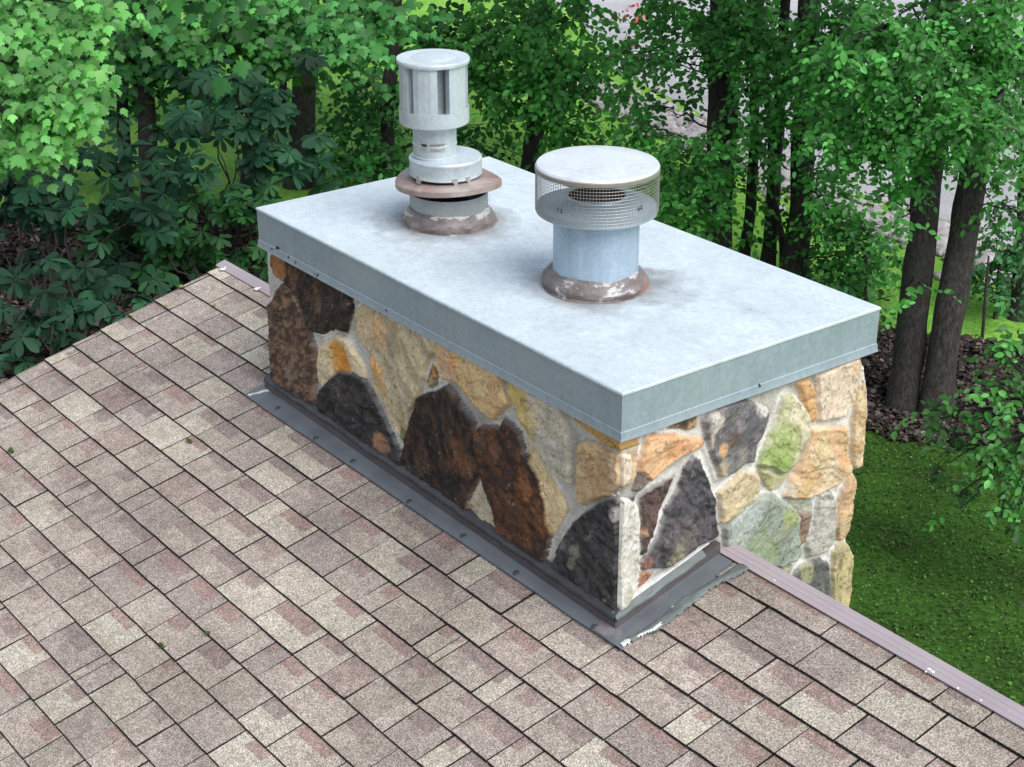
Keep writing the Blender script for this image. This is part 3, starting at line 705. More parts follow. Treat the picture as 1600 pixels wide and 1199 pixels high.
for (px, py, f) in [(425, 389, 'W'), (451, 402, 'W'), (462, 410, 'W'), (604, 485, 'W'), (1187, 603, 'E')]:
    bm = bmesh.new()
    if f == 'W':
        P = on_plane((px, py), (0, 1, 0), -.004)[0]; d = Vector((0, -1, 0))
    else:
        P = on_plane((px, py), (1, 0, 0), CL + .004)[0]; d = Vector((1, 0, 0))
    q = d.to_track_quat('Z', 'Y').to_matrix().to_4x4()
    bmesh.ops.create_cone(bm, cap_ends=True, segments=6, radius1=.0048, radius2=.0042, depth=.006, matrix=Matrix.Translation(P) @ q)
    bmesh.ops.create_cone(bm, cap_ends=True, segments=14, radius1=.0062, radius2=.006, depth=.002, matrix=Matrix.Translation(Vector(P) - d * .003) @ q)
    bm_obj('screw', bm, M_screw, cov)

# flashing ----------------------------------------------------------------------
M_apron = m_plain('flashing_grey', lin(104, 108, 113), .42, .2, .28, 5, .08)
M_count = m_plain('flashing_brown', lin(84, 76, 77), .42, .1, .25, 10, .08)
M_seal = m_plain('sealant_grey', lin(90, 97, 95), .6, 0, .35, 14, .5)
M_tar = m_plain('tar_sealant', lin(62, 61, 64), .55, 0, .35, 18, .5)
M_limey = m_plain('pale_joint', (.52, .52, .50), .7, 0, .3, 30, .4)
YF, XF = YW - .036, XE + .034                    # outer planes of the upright flashing
yw_u, xe_u = YF / S, XF / S
def ry(x, y): return y - RU * x                  # roof row coordinate of survey x, y
V, F = [], []                                    # apron: sheet lying on the shingles
xs = np.linspace(-.055, 2.045, 60)
for i, x in enumerate(xs):
    lo = -.071 + .003 * (vnoise(x * 7, 1, 3) - .5); wv = .0015 * (fbm(x * 5, 3, 4) - .5)
    for y, h in ((lo, .004), (lo, .0145 + wv), (lo + .3 * (ry(x, yw_u) - lo), .0165 + wv), (ry(x, yw_u) + .004, .0165)): V.append(roofP(x, y, h))
for i in range(len(xs) - 1):
    for k in range(3): F.append((i * 4 + k, (i + 1) * 4 + k, (i + 1) * 4 + k + 1, i * 4 + k + 1))
apron = mesh_np('apron_flashing', np.array(V), np.array(F), M_apron, chim)
V, F = [], []                                    # side flange
ys = np.linspace(-.071, .372, 40)
for y in ys:
    wd = .070 - .012 * (y > .3)
    for x, h in ((xe_u - .004, .0185), (xe_u + wd * .5, .0185), (xe_u + wd, .0170), (xe_u + wd, .004)): V.append(roofP(x, y - 0, h))
for i in range(len(ys) - 1):
    for k in range(3): F.append((i * 4 + k, i * 4 + k + 1, (i + 1) * 4 + k + 1, (i + 1) * 4 + k))
mesh_np('side_flashing', np.array(V), np.array(F), M_apron, chim)
bm = bmesh.new()                                 # upright counter flashing on both faces
def upright(p0, p1, nrm, h0, h1, th=.002):
    nrm = Vector(nrm); N = 30; prev = None
    for i in range(N + 1):
        t = i / N; x, y = p0[0] + (p1[0] - p0[0]) * t, p0[1] + (p1[1] - p0[1]) * t
        z = roof_z(x, y) + .010; hh = h0 + (h1 - h0) * t
        c = [Vector((x, y, z)) + nrm * th, Vector((x, y, z + hh)) + nrm * (th - .002), Vector((x, y, z + hh)) - nrm * .05, Vector((x, y, z)) - nrm * .05]
        c = [bm.verts.new(v) for v in c]
        if prev:
            for k in range(4): bm.faces.new((prev[k], prev[(k + 1) % 4], c[(k + 1) % 4], c[k]))
        else: bm.faces.new(c)
        prev = c
    bm.faces.new(prev[::-1])
upright((-.024 * S, YF), (XF, YF), (0, -1, 0), .046, .052)
upright((XF, YF - .002), (XF, .405 * S), (1, 0, 0), .050, .044)
bmesh.ops.recalc_face_normals(bm, faces=bm.faces[:])
bm_obj('counter_flashing', bm, M_count, chim, 30)
def fillet(name, p0, p1, nrm, base, mat, seed, amp=.03, low=.012, rise=.010):
    """trowelled sealant closing the gap between upright flashing and stone"""
    nrm = np.array(nrm, float); N = int(np.linalg.norm(np.array(p1) - np.array(p0)) / .006); V, F = [], []; m = 6
    for i in range(N + 1):
        t = i / N; x, y = p0[0] + (p1[0] - p0[0]) * t, p0[1] + (p1[1] - p0[1]) * t; u = t * N * .006
        z0 = roof_z(x, y) + base - .010 - low * float(fbm(u * 14, seed, seed)); z1 = roof_z(x, y) + base + rise + amp * float(fbm(u * 9, seed + 3, seed))
        for k in range(m + 1):
            q = k / m; o = .0045 * math.sin(math.pi * min(1, q * 1.25)) + .005 * (float(fbm(u * 30, q * 3 + seed, seed + 7)) - .5) - .034 * max(0, q - .35) ** 1.4
            if k == 0: o = -.001
            V.append(np.array([x, y, z0 + (z1 - z0) * q]) + nrm * (o + .003))
    for i in range(N):
        for k in range(m): a = i * (m + 1) + k; F.append((a, a + m + 1, a + m + 2, a + 1))
    return mesh_np(name, np.array(V), np.array(F), mat, chim, smooth=True)
fillet('tar_sealant', (-.022 * S, YF), (XF, YF), (0, -1, 0), .058, M_tar, 3)
fillet('joint_sealant', (XF, YF), (XF, .34 * S), (1, 0, 0), .056, M_seal, 5, .012, .016)
fillet('pale_sealant', (XE + .016, YW), (XE + .016, .37 * S), (1, 0, 0), .078, M_limey, 8, .010, .002, -.004)
def smear(name, x0, x1, y0, y1, mask, h0, th, mat, seed, st=.0032):
    X, Y = np.meshgrid(np.arange(x0, x1, st), np.arange(y0, y1, st)); x, y = X.ravel(), Y.ravel()
    mk = mask(x, y) + .55 * (fbm(x * 22, y * 22, seed, 4) - .5) * 2 * .5
    h = h0 + th * sm(0, .35, mk) * (.55 + .9 * fbm(x * 40, y * 26, seed + 4, 4)) - .004 * (mk < .04)
    P = roofP(x, y, h); nz, nu = X.shape; K = (mk > 0).reshape(nz, nu)
    iz, iu = np.where(K[:-1, :-1] & K[1:, :-1] & K[:-1, 1:] & K[1:, 1:]); a = iz * nu + iu
    Fq = np.stack([a, a + 1, a + nu + 1, a + nu], 1); u = np.unique(Fq); rm = np.zeros(len(P), int); rm[u] = np.arange(len(u))
    return mesh_np(name, P[u], rm[Fq], mat, chim, smooth=True)
smear('flange_sealant', xe_u + .02, xe_u + .13, -.03, .385, lambda x, y: .42 - np.abs((x - xe_u - .070 - .022 * sm(.1, .3, y) - .01 * np.sin(y * 19)) / .040) * .9 * (1 + .5 * (y < .02)), .0165, .006, M_seal, 11)
smear('pale_streak', xe_u + .04, xe_u + .12, -.06, .14, lambda x, y: .22 - np.abs((x - xe_u - .074 - .012 * np.sin(y * 30)) / .018) * .5 - 3 * np.maximum(0, y - .09), .0195, .003, M_limey, 15)
smear('corner_mastic', xe_u - .09, xe_u + .05, -.068, .0, lambda x, y: .5 - np.hypot((x - xe_u + .01) / .06, (y + .042) / .034) * .5, .0165, .006, m_plain('mastic', lin(108, 102, 106), .6, 0, .25, 20, .4), 17)
smear('end_sealant', -.053, .09, -.066, .0, lambda x, y: .22 - np.abs(((x + .02) - (y + .035) * .6) / .016) * .3, .0165, .003, M_limey, 23)
for (px, py) in [(436, 643), (495, 690), (553, 726), (641, 789), (725, 843), (808, 901), (930, 985)]:
    xy = roof_xy((px, py))[0]; bm = bmesh.new(); p = roofP(xy[0], xy[1], .0175)
    nn = Vector((-(RT - RS * RU), -RS, 1)).normalized(); q = nn.to_track_quat('Z', 'Y').to_matrix().to_4x4()
    bmesh.ops.create_cone(bm, cap_ends=True, segments=16, radius1=.0135, radius2=.009, depth=.006, matrix=Matrix.Translation(p) @ q)
    bmesh.ops.create_cone(bm, cap_ends=True, segments=10, radius1=.006, radius2=.004, depth=.006, matrix=Matrix.Translation(Vector(p) + nn * .004) @ q)
    bm_obj('nail', bm, M_tar, apron, 40)

# ================================================================== VENTS
def hgt(base, py):                            # height above the cover of a point on the vertical axis at base
    lo, hi = -1., 3.
    for _ in range(60):
        m = (lo + hi) / 2; q = (np.array(base) + [0, 0, m] - CAM) @ RM; yy = 599.5 - FPX * q[1] / -q[2]
        if yy > py: lo = m
        else: hi = m
    return lo
def mpp(base): return depth_of(base) / FPX    # metres per photo pixel there
RIGHT = RM[:, 0]; TOW = np.array([-FWD[0], -FWD[1], 0]); TOW /= np.linalg.norm(TOW)
M_vmetal = m_galv('painted_vent_metal', (.50, .555, .585), .36, .3, (.34, .37, .39), .18)
M_pale = m_galv('pale_lid_metal', (.54, .60, .625), .36, .25, (.5, .5, .5), .2)
M_blue = m_galv('blue_grey_pipe', (.35, .44, .525), .4, .3, (.33, .40, .44), .5, True)
M_old = m_galv('weathered_pipe', (.27, .29, .29), .5, .25, (.16, .15, .15), .6, True)
M_black = m_plain('flue_dark', (.012, .011, .011), .9, 0, .2, 10, 0)
M_steel = m_plain('stainless_mesh', (.36, .33, .30), .4, .6, .1, 30, 0)
M_dome = m_galv('stainless_lid', (.68, .72, .73), .30, .3, (.6, .62, .62), .1)
M_band = m_plain('dull_steel_band', (.30, .265, .225), .4, .4, .12, 40, 0)
def m_mastic():
    m, nt, b = newmat('brown_mastic'); co = obj_co(nt)
    f = noise(nt, obj_co(nt, (1, 1, 2.2)), 13, 6, .65); f2 = noise(nt, obj_co(nt, (1, 1, 2.6)), 6.5, 5, .7)
    c = ramp(nt, f, [(.3, (.085, .070, .064)), (.5, (.155, .127, .118)), (.66, (.22, .185, .175))])
    c = mix(nt, ramp(nt, f2, [(.55, g(0)), (.59, g(.8))]), c, (.48, .47, .46))
    f3 = noise(nt, co, 5.2, 3); c = mix(nt, ramp(nt, f3, [(.62, g(0)), (.66, g(.8))]), c, (.30, .15, .10))
    nt.links.new(c, b.inputs['Base Color']); b.inputs['Roughness'].default_value = .38
    bump(nt, b, f, .8, .014); return m
M_mastic = m_mastic()
def m_rust():
    m, nt, b = newmat('rusty_collar'); co = obj_co(nt)
    f = noise(nt, co, 9, 5, .6); f2 = noise(nt, co, 16, 4)
    c = ramp(nt, f, [(.3, (.20, .115, .09)), (.5, (.29, .22, .195)), (.65, (.37, .325, .30))])
    c = mix(nt, ramp(nt, f2, [(.60, g(0)), (.66, g(.6))]), c, (.25, .09, .055))
    nt.links.new(c, b.inputs['Base Color']); b.inputs['Roughness'].default_value = .6; b.inputs['Metallic'].default_value = .1
    bump(nt, b, f, .3, .01); return m
M_rust = m_rust()
def boot_wob(seed, amp):
    def w_(a, r, z):
        k = float(fbm(math.cos(a) * 2 + 7, math.sin(a) * 2 + z * 14, seed, 3)) - .5
        return r * (1 + amp * k), z + (.012 * k if z > .012 else 0)
    return w_
# ---- A: tall wind cap on a short flue
k = mpp(VA)
vA = empty('flue_vent', (VA[0], VA[1], .0)); tag(vA, 'tall pale grey vent with vertical louvre panels above a rusty collar, on the metal cover', 'vent')
def lat(name, base, prof, mat, parent, wob=None, sm_=35, n=72, closed=False):
    bm = bmesh.new(); lathe(bm, base[0], base[1], prof, n, wob, closed)
    bmesh.ops.recalc_face_normals(bm, faces=bm.faces[:])
    return bm_obj(name, bm, mat, parent, sm_)
r = 72 * k
lat('roof_boot', VA, [(r * 1.08, .001), (r * 1.06, .006), (r * .99, .012), (r * 1.01, .028), (r * .95, .043), (r * .90, .055), (r * .87, .066), (r * .84, .071), (r * .80, .06)], M_mastic, vA, boot_wob(3, .10), 50)
r = 61 * k; hf = hgt(VA, 297)
lat('flue_pipe', VA, [(r, .05), (r, hf)], M_old, vA)
# warped collar disc
def wob_c(a, rr, z):
    f = rr / (82 * k); return rr * (1 + .02 * math.sin(2 * a + 1)), z + .012 * f * f * math.sin(2 * a + 2.2) + .004 * f * math.sin(3 * a)
r = 82 * k; zc = hgt(VA, 279)
lat('storm_collar', VA, [(.40 * r, zc + .018), (.62 * r, zc + .012), (.97 * r, zc + .006), (r, zc + .002), (r, zc - .017), (.985 * r, zc - .019), (.97 * r, zc - .004), (.4 * r, zc)], M_rust, vA, wob_c, 40)
# drum, eccentric to the upper pipe
VD = VA - RIGHT * 4 * k; VU = VA - RIGHT * 20 * k
VD = np.array([VD[0], VD[1], 0]); VU = np.array([VU[0], VU[1], 0])
r = 56 * k; z0_, z1_ = zc + .024, hgt(VD, 243)
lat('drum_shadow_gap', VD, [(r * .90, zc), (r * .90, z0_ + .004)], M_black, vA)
dr = lat('drum', VD, [(r * .8, z0_), (r, z0_), (r * 1.012, z0_ + .003), (r, z0_ + .008), (r, z1_ - .012), (r * 1.01, z1_ - .010), (r * 1.008, z1_ - .004), (r * .97, z1_ + .001), (r * .5, z1_ + .006), (0, z1_ + .008)], M_vmetal, vA)
for dx in (-.72, .28, .62):                   # little feet clips under the drum
    a = math.atan2(TOW[1], TOW[0]) + math.asin(dx); bm = bmesh.new()
    p = Vector((VD[0] + math.cos(a) * r * 1.01, VD[1] + math.sin(a) * r * 1.01, z0_))
    box(bm, (-.011, -.004, -.012), (.006, .010, .001)); box(bm, (-.004, -.008, -.001), (.003, .009, .016))
    bmesh.ops.transform(bm, matrix=Matrix.Translation(p) @ Matrix.Rotation(a, 4, 'Z'), verts=bm.verts[:])
    bm_obj('clip', bm, m_plain('clip_metal', (.45, .45, .44), .4, .6, .1, 30, 0), dr)
r = 33.5 * k; zn0, zn1 = z1_, hgt(VU, 186)
zmid = hgt(VU, 222)
neck = lat('neck_pipe', VU, [(r * 1.05, zn0 + .004), (r * 1.05, zn0 + .008), (r, zn0 + .010), (r, zmid - .004), (r * 1.02, zmid - .002), (r * 1.02, zmid + .002), (r, zmid + .004), (r, zn1)], M_vmetal, vA)
# rating sticker wrapped on the neck pipe
def wrap(name, base, r, a0, a1, z0, z1, mat, parent, n=10):
    bm = bmesh.new(); prev = None
    for i in range(n + 1):
        a = a0 + (a1 - a0) * i / n
        q = [bm.verts.new((base[0] + r * math.cos(a), base[1] + r * math.sin(a), z)) for z in (z0, z1)]
        if prev: bm.faces.new((prev[0], q[0], q[1], prev[1]))
        prev = q
    bmesh.ops.solidify(bm, geom=bm.faces[:], thickness=-.0006)
    return bm_obj(name, bm, mat, parent)
aT = math.atan2(TOW[1], TOW[0])
zs0, zs1 = hgt(VU, 229) , hgt(VU, 215)
M_stick = m_plain('sticker_white', (.66, .66, .63), .5, 0, .06, 30, 0); M_ink = m_plain('sticker_ink', (.10, .11, .12), .6, 0, .2, 80, 0); M_ink2 = m_plain('sticker_faded_ink', (.42, .43, .43), .6, 0, .1, 80, 0)
stk = wrap('sticker', VU, r * 1.012, aT - .66, aT + .52, zs0, zs1, M_stick, neck)
hz = zs1 - zs0
wrap('printed_block', VU, r * 1.018, aT - .58, aT - .32, zs0 + hz * .55, zs1 - hz * .12, M_ink, neck, 4)
for j, (a0, a1, za) in enumerate([(-.58, -.34, .36), (-.58, -.36, .18), (-.18, .45, .78), (-.18, .30, .60), (-.18, .40, .44), (-.18, .22, .28), (-.18, .36, .14)]):
    wrap('printed_line', VU, r * 1.018, aT + a0, aT + a1, zs0 + hz * za, zs0 + hz * (za + .07), M_ink if j == 2 else M_ink2, neck, 5)
r = 53.5 * k; zb0, zb1 = hgt(VU, 190), hgt(VU, 166)
lat('cap_tray', VU, [(33 * k, zb0 - .012), (.75 * r, zb0 - .010), (.97 * r, zb0), (r, zb0 + .004), (r, zb1), (r * .985, zb1), (r * .97, zb1 - .006), (.3 * r, zb1 - .012), (0, zb1 - .012)], M_vmetal, vA)
zt = hgt(VU, 94)
lat('inner_pipe', VU, [(.56 * r, zb1 - .012), (.56 * r, zt)], m_galv('inner_pipe_metal', (.34, .365, .38), .4, .3, (.2, .2, .2), .4), vA)
lat('dark_void', VU, [(.52 * r, zb1 - .01), (.52 * r, zt - .003)], M_black, vA)
for j in range(6):                            # bent louvre panels with returned edges
    gap = aT + R(19) + j * R(60); a0, a1 = gap + R(10 if j == 0 else 6), gap + R(60 - (9 if j == 5 else 6))
    bm = bmesh.new(); stations = []
    for aa, rr in ((a0, .74 * r), (a0 + R(1), .955 * r), (a0 + R(12), .97 * r), ((a0 + a1) / 2, .965 * r), (a1 - R(12), .97 * r), (a1 - R(1), .955 * r), (a1, .74 * r)):
        stations.append([bm.verts.new((VU[0] + rr * math.cos(aa), VU[1] + rr * math.sin(aa), z)) for z in (zb1 - .011, zt)])
    for A, B in zip(stations, stations[1:]): bm.faces.new((A[0], B[0], B[1], A[1]))
    bmesh.ops.recalc_face_normals(bm, faces=bm.faces[:]); bmesh.ops.solidify(bm, geom=bm.faces[:], thickness=.0025)
    bm_obj('louvre_panel', bm, M_vmetal, vA)
r = 55.5 * k
lat('lid', VU, [(.9 * r, zt - .006), (r * .985, zt - .006), (r, zt), (r, zt + .007), (.985 * r, zt + .011), (.66 * r, zt + .0125), (.62 * r, zt + .011), (.55 * r, zt + .016), (.3 * r, zt + .020), (0, zt + .021)], M_pale, vA)

# ---- B: wide mesh cap
k = mpp(VB)
vB = empty('chimney_cap', (VB[0], VB[1], 0)); tag(vB, 'wide round metal cap with wire mesh screen on the blue grey flue pipe', 'chimney cap')
r = 84 * k
lat('roof_boot', VB, [(r * 1.05, .001), (r * 1.04, .008), (r * .97, .013), (r * 1.0, .030), (r * .94, .045), (r * .88, .058), (r * .82, .067), (r * .795, .072), (r * .77, .07)], M_mastic, vB, boot_wob(9, .09), 50)
r = 66.5 * k; hp = hgt(VB, 341)
zd = hgt(VB, 320)
lat('flue_pipe', VB, [(r, .05), (r, hp), (r * 1.01, hp + .002), (r * 1.01, hp + .006), (r * .95, hp + .008), (r * .95, zd)], M_blue, vB)
bm = bmesh.new(); a = aT + R(70); box(bm, (r * .998, -.005, .07), (r * 1.008, .005, hp)); bmesh.ops.transform(bm, matrix=Matrix.Translation((VB[0], VB[1], 0)) @ Matrix.Rotation(a, 4, 'Z'), verts=bm.verts[:]); bm_obj('seam', bm, M_blue, vB)
lat('clamp_band', VB, [(r * .97, hp + .008), (r * .985, hp + .008), (r * .985, hp + .018), (r * .97, hp + .018)], M_old, vB)
R2 = 93 * k; zl = hgt(VB, 262) - .003
lat('base_plate', VB, [(r * .94, zd - .022), (.75 * R2, zd - .014), (R2 * .985, zd - .022), (R2, zd - .020), (R2 * .99, zd + .002), (.85 * R2, zd + .006), (.62 * R2, zd + .020), (.51 * R2, zd + .030), (.485 * R2, zd + .038), (.475 * R2, zd + .034), (.46 * R2, zd - .02)], m_galv('base_plate_metal', (.36, .44, .49), .38, .25, (.35, .4, .43), .35), vB, None, 30)
lat('flue_opening', VB, [(0, zd + .026), (.468 * R2, zd + .026)], M_black, vB)
lat('inner_liner', VB, [(.44 * R2, zd + .02), (.44 * R2, zd + .034), (.43 * R2, zd + .034), (.43 * R2, zd + .02)], M_black, vB)
# wire screen
acc = Acc(); nw = 124; nr = 13
za, zb_ = zd - .012, zl + .004
for i in range(nw):
    a = 2 * math.pi * i / nw; x, y = VB[0] + R2 * 1.012 * math.cos(a), VB[1] + R2 * 1.012 * math.sin(a)
    V, F = tube_np([(x, y, za), (x, y, (za + zb_) / 2), (x, y, zb_)], [.0008] * 3, 4); acc.add(V, F)
for j in range(nr + 1):
    z = za + (zb_ - za) * j / nr; aa = np.linspace(0, 2 * np.pi, 97)
    V, F = tube_np(np.stack([VB[0] + R2 * 1.0135 * np.cos(aa), VB[1] + R2 * 1.0135 * np.sin(aa), np.full(97, z)], 1), [.00065] * 97, 4); acc.add(V, F)
V, F = acc.out(); mesh_np('mesh_screen', V, F, M_steel, vB)
R3 = 94.5 * k
lid = lat('lid', VB, [(0, zl - .002), (.98 * R3, zl - .004), (R3, zl + .004), (R3 * .998, zl + .014), (R3 * .975, zl + .020), (.8 * R3, zl + .026), (.5 * R3, zl + .032), (0, zl + .035)], M_dome, vB)
bm = bmesh.new(); lathe(bm, VB[0], VB[1], [(R3 * 1.004, zl - .003), (R3 * 1.008, zl - .002), (R3 * 1.008, zl + .010), (R3 * 1.002, zl + .011)], 96)
bm_obj('rim_band', bm, M_band, lid, 30)
for a in (aT + R(55), aT - R(48), aT + R(62), aT - R(55)):
    bm = bmesh.new(); bmesh.ops.create_cone(bm, cap_ends=True, segments=8, radius1=.004, radius2=.002, depth=.022, matrix=Matrix.Translation((VB[0] + .8 * R2 * math.cos(a), VB[1] + .8 * R2 * math.sin(a), zd + .012)))
    bm_obj('bolt', bm, M_screw, vB)
#@@FOLIAGE
# ================================================================== TREES
M_leaf = m_leaf('leaf_glossy', .42, .38, .26)
M_leafb = m_leaf('leaf_leathery', .6, .2, .2)
M_leafm = m_leaf('leaf_matt', .5, .34, .3)
M_bark = m_bark('bark_dark', (.034, .028, .024), (.034, .042, .022))
M_bark2 = m_bark('bark_grey', (.046, .040, .033), (.040, .046, .03))
def tmpl_oval(wid=.30, tip=.62, fold=.10, droop=.14):
    xs = [0, .22, .5, .78, 1.0]; ws = [.03, wid * .82, wid, wid * .66, .0]
    V = []
    for x, w_ in zip(xs, ws):
        z = -droop * x * x; V += [(x, -w_, z + fold * w_ / wid), (x, 0, z), (x, w_, z + fold * w_ / wid)]
    F = []
    for i in range(4):
        a = i * 3
        for k in (0, 1):
            F += [(a + k, a + 3 + k, a + 4 + k), (a + k, a + 4 + k, a + 1 + k)]
    return np.array(V), np.array(F)
def tmpl_obov():
    xs = [0, .25, .5, .72, .9, 1.0]; ws = [.03, .09, .165, .19, .12, .0]
    V = []
    for x, w_ in zip(xs, ws):
        z = .06 * x - .20 * x * x; V += [(x, -w_, z + .03 * w_ / .2), (x, 0, z), (x, w_, z + .03 * w_ / .2)]
    F = []
    for i in range(5):
        a = i * 3
        for k in (0, 1): F += [(a + k, a + 3 + k, a + 4 + k), (a + k, a + 4 + k, a + 1 + k)]
    return np.array(V), np.array(F)
def tmpl_maple():
    half = [(0.0, .0), (-.03, .16), (.10, .22), (.06, .36), (.20, .34), (.28, .52), (.38, .42), (.52, .50), (.50, .32), (.56, .22), (.72, .26), (.74, .14), (1.0, 0)]
    out = [(x, y) for x, y in half] + [(x, -y) for x, y in half[-2:0:-1]]
    V = [(.36, 0, .03)] + [(x, y, -.10 * (x - .36) ** 2 * 2 - .16 * y * y * 2) for x, y in out]
    n = len(out); F = [(0, 1 + (i + 1) % n, 1 + i) for i in range(n)]
    F = [f[::-1] for f in F]
    return np.array(V), np.array(F)
T_OVAL, T_MAPLE, T_OBOV = tmpl_oval(), tmpl_maple(), tmpl_obov()
T_NARROW = tmpl_oval(.22, .6, .07, .2)
T_CARD = tmpl_oval(.42, .6, .12, .25)
def unit(v): return v / (np.linalg.norm(v, axis=-1, keepdims=True) + 1e-9)
class Leaves:
    def __init__(s, tmpl): s.t = tmpl; s.p = []; s.d = []; s.n = []; s.s = []; s.c = []
    def add(s, p, d, n, sz, c): s.p.append(p); s.d.append(d); s.n.append(n); s.s.append(sz); s.c.append(c)
    def build(s, name, mat, parent):
        p, d, n, sz, c = [np.concatenate(a) for a in (s.p, s.d, s.n, s.s, s.c)]
        tv, tf = s.t; d = unit(d); n = unit(n - (n * d).sum(1, keepdims=True) * d); y = np.cross(n, d)
        V = p[:, None] + sz[:, None, None] * (tv[None, :, :1] * d[:, None] + tv[None, :, 1:2] * y[:, None] + tv[None, :, 2:] * n[:, None])
        F = (np.arange(len(p)) * len(tv))[:, None, None] + tf[None]
        return mesh_np(name, V.reshape(-1, 3), F.reshape(-1, 3), mat, parent, np.repeat(c, len(tv), 0), smooth=True)
def in_ball(r_, n):
    v = unit(r_.normal(size=(n, 3))); return v * (r_.random((n, 1)) ** (1 / 2.6))
UP = np.array([0, 0, 1.])
OPEN = unit(np.array([0.75, -0.55, 0.0]))       # the open side of the wood, towards the house
DENS = {'whorl': 2.2, 'oval': 1.25, 'maple': 1.1}
def spray(L, r_, C, r, leaf, dens, tone, var=.22, style='oval', open_=.55, vert=.85, per=9, down=.25):
    """leafy twigs filling a ball of radius r about C"""
    n_leaf = max(6, dens * 1.9 * math.pi * r * r / (leaf * leaf * .30))
    n_leaf *= DENS.get(style, 1)
    nt_ = max(1, int(n_leaf / per))
    P0 = C + in_ball(r_, nt_) * r * np.array([1, 1, vert])
    td = unit(OPEN * .5 + r_.normal(size=(nt_, 3)) * np.array([.9, .9, .35]) + np.array([0, 0, -down]))
    tw = np.exp(r_.normal(size=(nt_, 1)) * .26)
    for i in range(per):
        if style == 'whorl':
            a = 2 * np.pi * i / per + r_.uniform(0, .5, nt_)
            ax = unit(td * np.array([.6, .6, 0]) + UP * 1.1)
            e1 = unit(np.cross(ax, r_.normal(size=(nt_, 3)))) if i == 0 else spray.e1
            spray.e1 = e1; e2 = np.cross(ax, e1)
            rad = np.cos(a)[:, None] * e1 + np.sin(a)[:, None] * e2
            d = unit(rad + ax * r_.uniform(-.35, .25, (nt_, 1)) - UP * .25); nn = unit(ax + OPEN * .25 + r_.normal(size=(nt_, 3)) * .15)
            p = P0 + d * leaf * .06; s_ = leaf * r_.uniform(.7, 1.1, nt_)
        else:
            side = np.cross(UP, td); side = unit(side) * (1 if i % 2 else -1)
            p = P0 + td * leaf * (.55 * i) + np.array([0, 0, -.02]) * leaf * i * i
            if style == 'maple': p = p + side * leaf * .5 * r_.uniform(.4, 1.2, (nt_, 1)); dd = td * .7 + side * .55 + OPEN * .5 - UP * .75
            else: dd = td * .7 + side * .75 - UP * down
            d = unit(dd + r_.normal(size=(nt_, 3)) * .28)
            nn = unit(UP * .8 + OPEN * open_ + r_.normal(size=(nt_, 3)) * .33)
            s_ = leaf * np.exp(r_.normal(size=nt_) * .18) * (1.0 - .03 * i)
        c = np.array(tone) * tw * np.exp(r_.normal(size=(nt_, 1)) * var) * np.exp(r_.normal(size=(nt_, 3)) * .05)
        L.add(p, d, nn, s_, np.clip(c, .002, .7))
def trunk_mesh(acc, pts, r0, r1, flare=1.5, n=14, seed=0, wob=.25):
    pts = np.array(pts, float); m = 7
    # smooth the centre line
    t = np.linspace(0, len(pts) - 1, (len(pts) - 1) * m + 1); i0 = np.clip(t.astype(int), 0, len(pts) - 2); f = (t - i0)[:, None]
    P = pts[i0] * (1 - f) + pts[i0 + 1] * f
    for _ in range(5): P[1:-1] = (P[:-2] + 2 * P[1:-1] + P[2:]) / 4
    q = np.linspace(0, 1, len(P)); rad = r0 + (r1 - r0) * q; rad = rad * (1 + (flare - 1) * np.exp(-q * 22))
    P = P + .25 * r0 * np.stack([vnoise(q * 9, 0, seed) - .5, vnoise(q * 9, 5, seed) - .5, 0 * q], 1)
    V, F = tube_np(P, rad, n, wob, seed); acc.add(V, F); return P
def limb(acc, r_, a, b, r0, r1, sag=.1, seed=0):
    a, b = np.array(a), np.array(b); n = 9; t = np.linspace(0, 1, n)[:, None]
    ln = np.linalg.norm(b - a)
    P = a * (1 - t) + b * t + np.array([0, 0, 1]) * sag * ln * (4 * t * (1 - t)) * .5
    P[1:-1] += r_.normal(size=(n - 2, 3)) * ln * .022
    V, F = tube_np(P, np.linspace(r0, r1, n), 6, .2, seed); acc.add(V, F); return P
TREES = 0
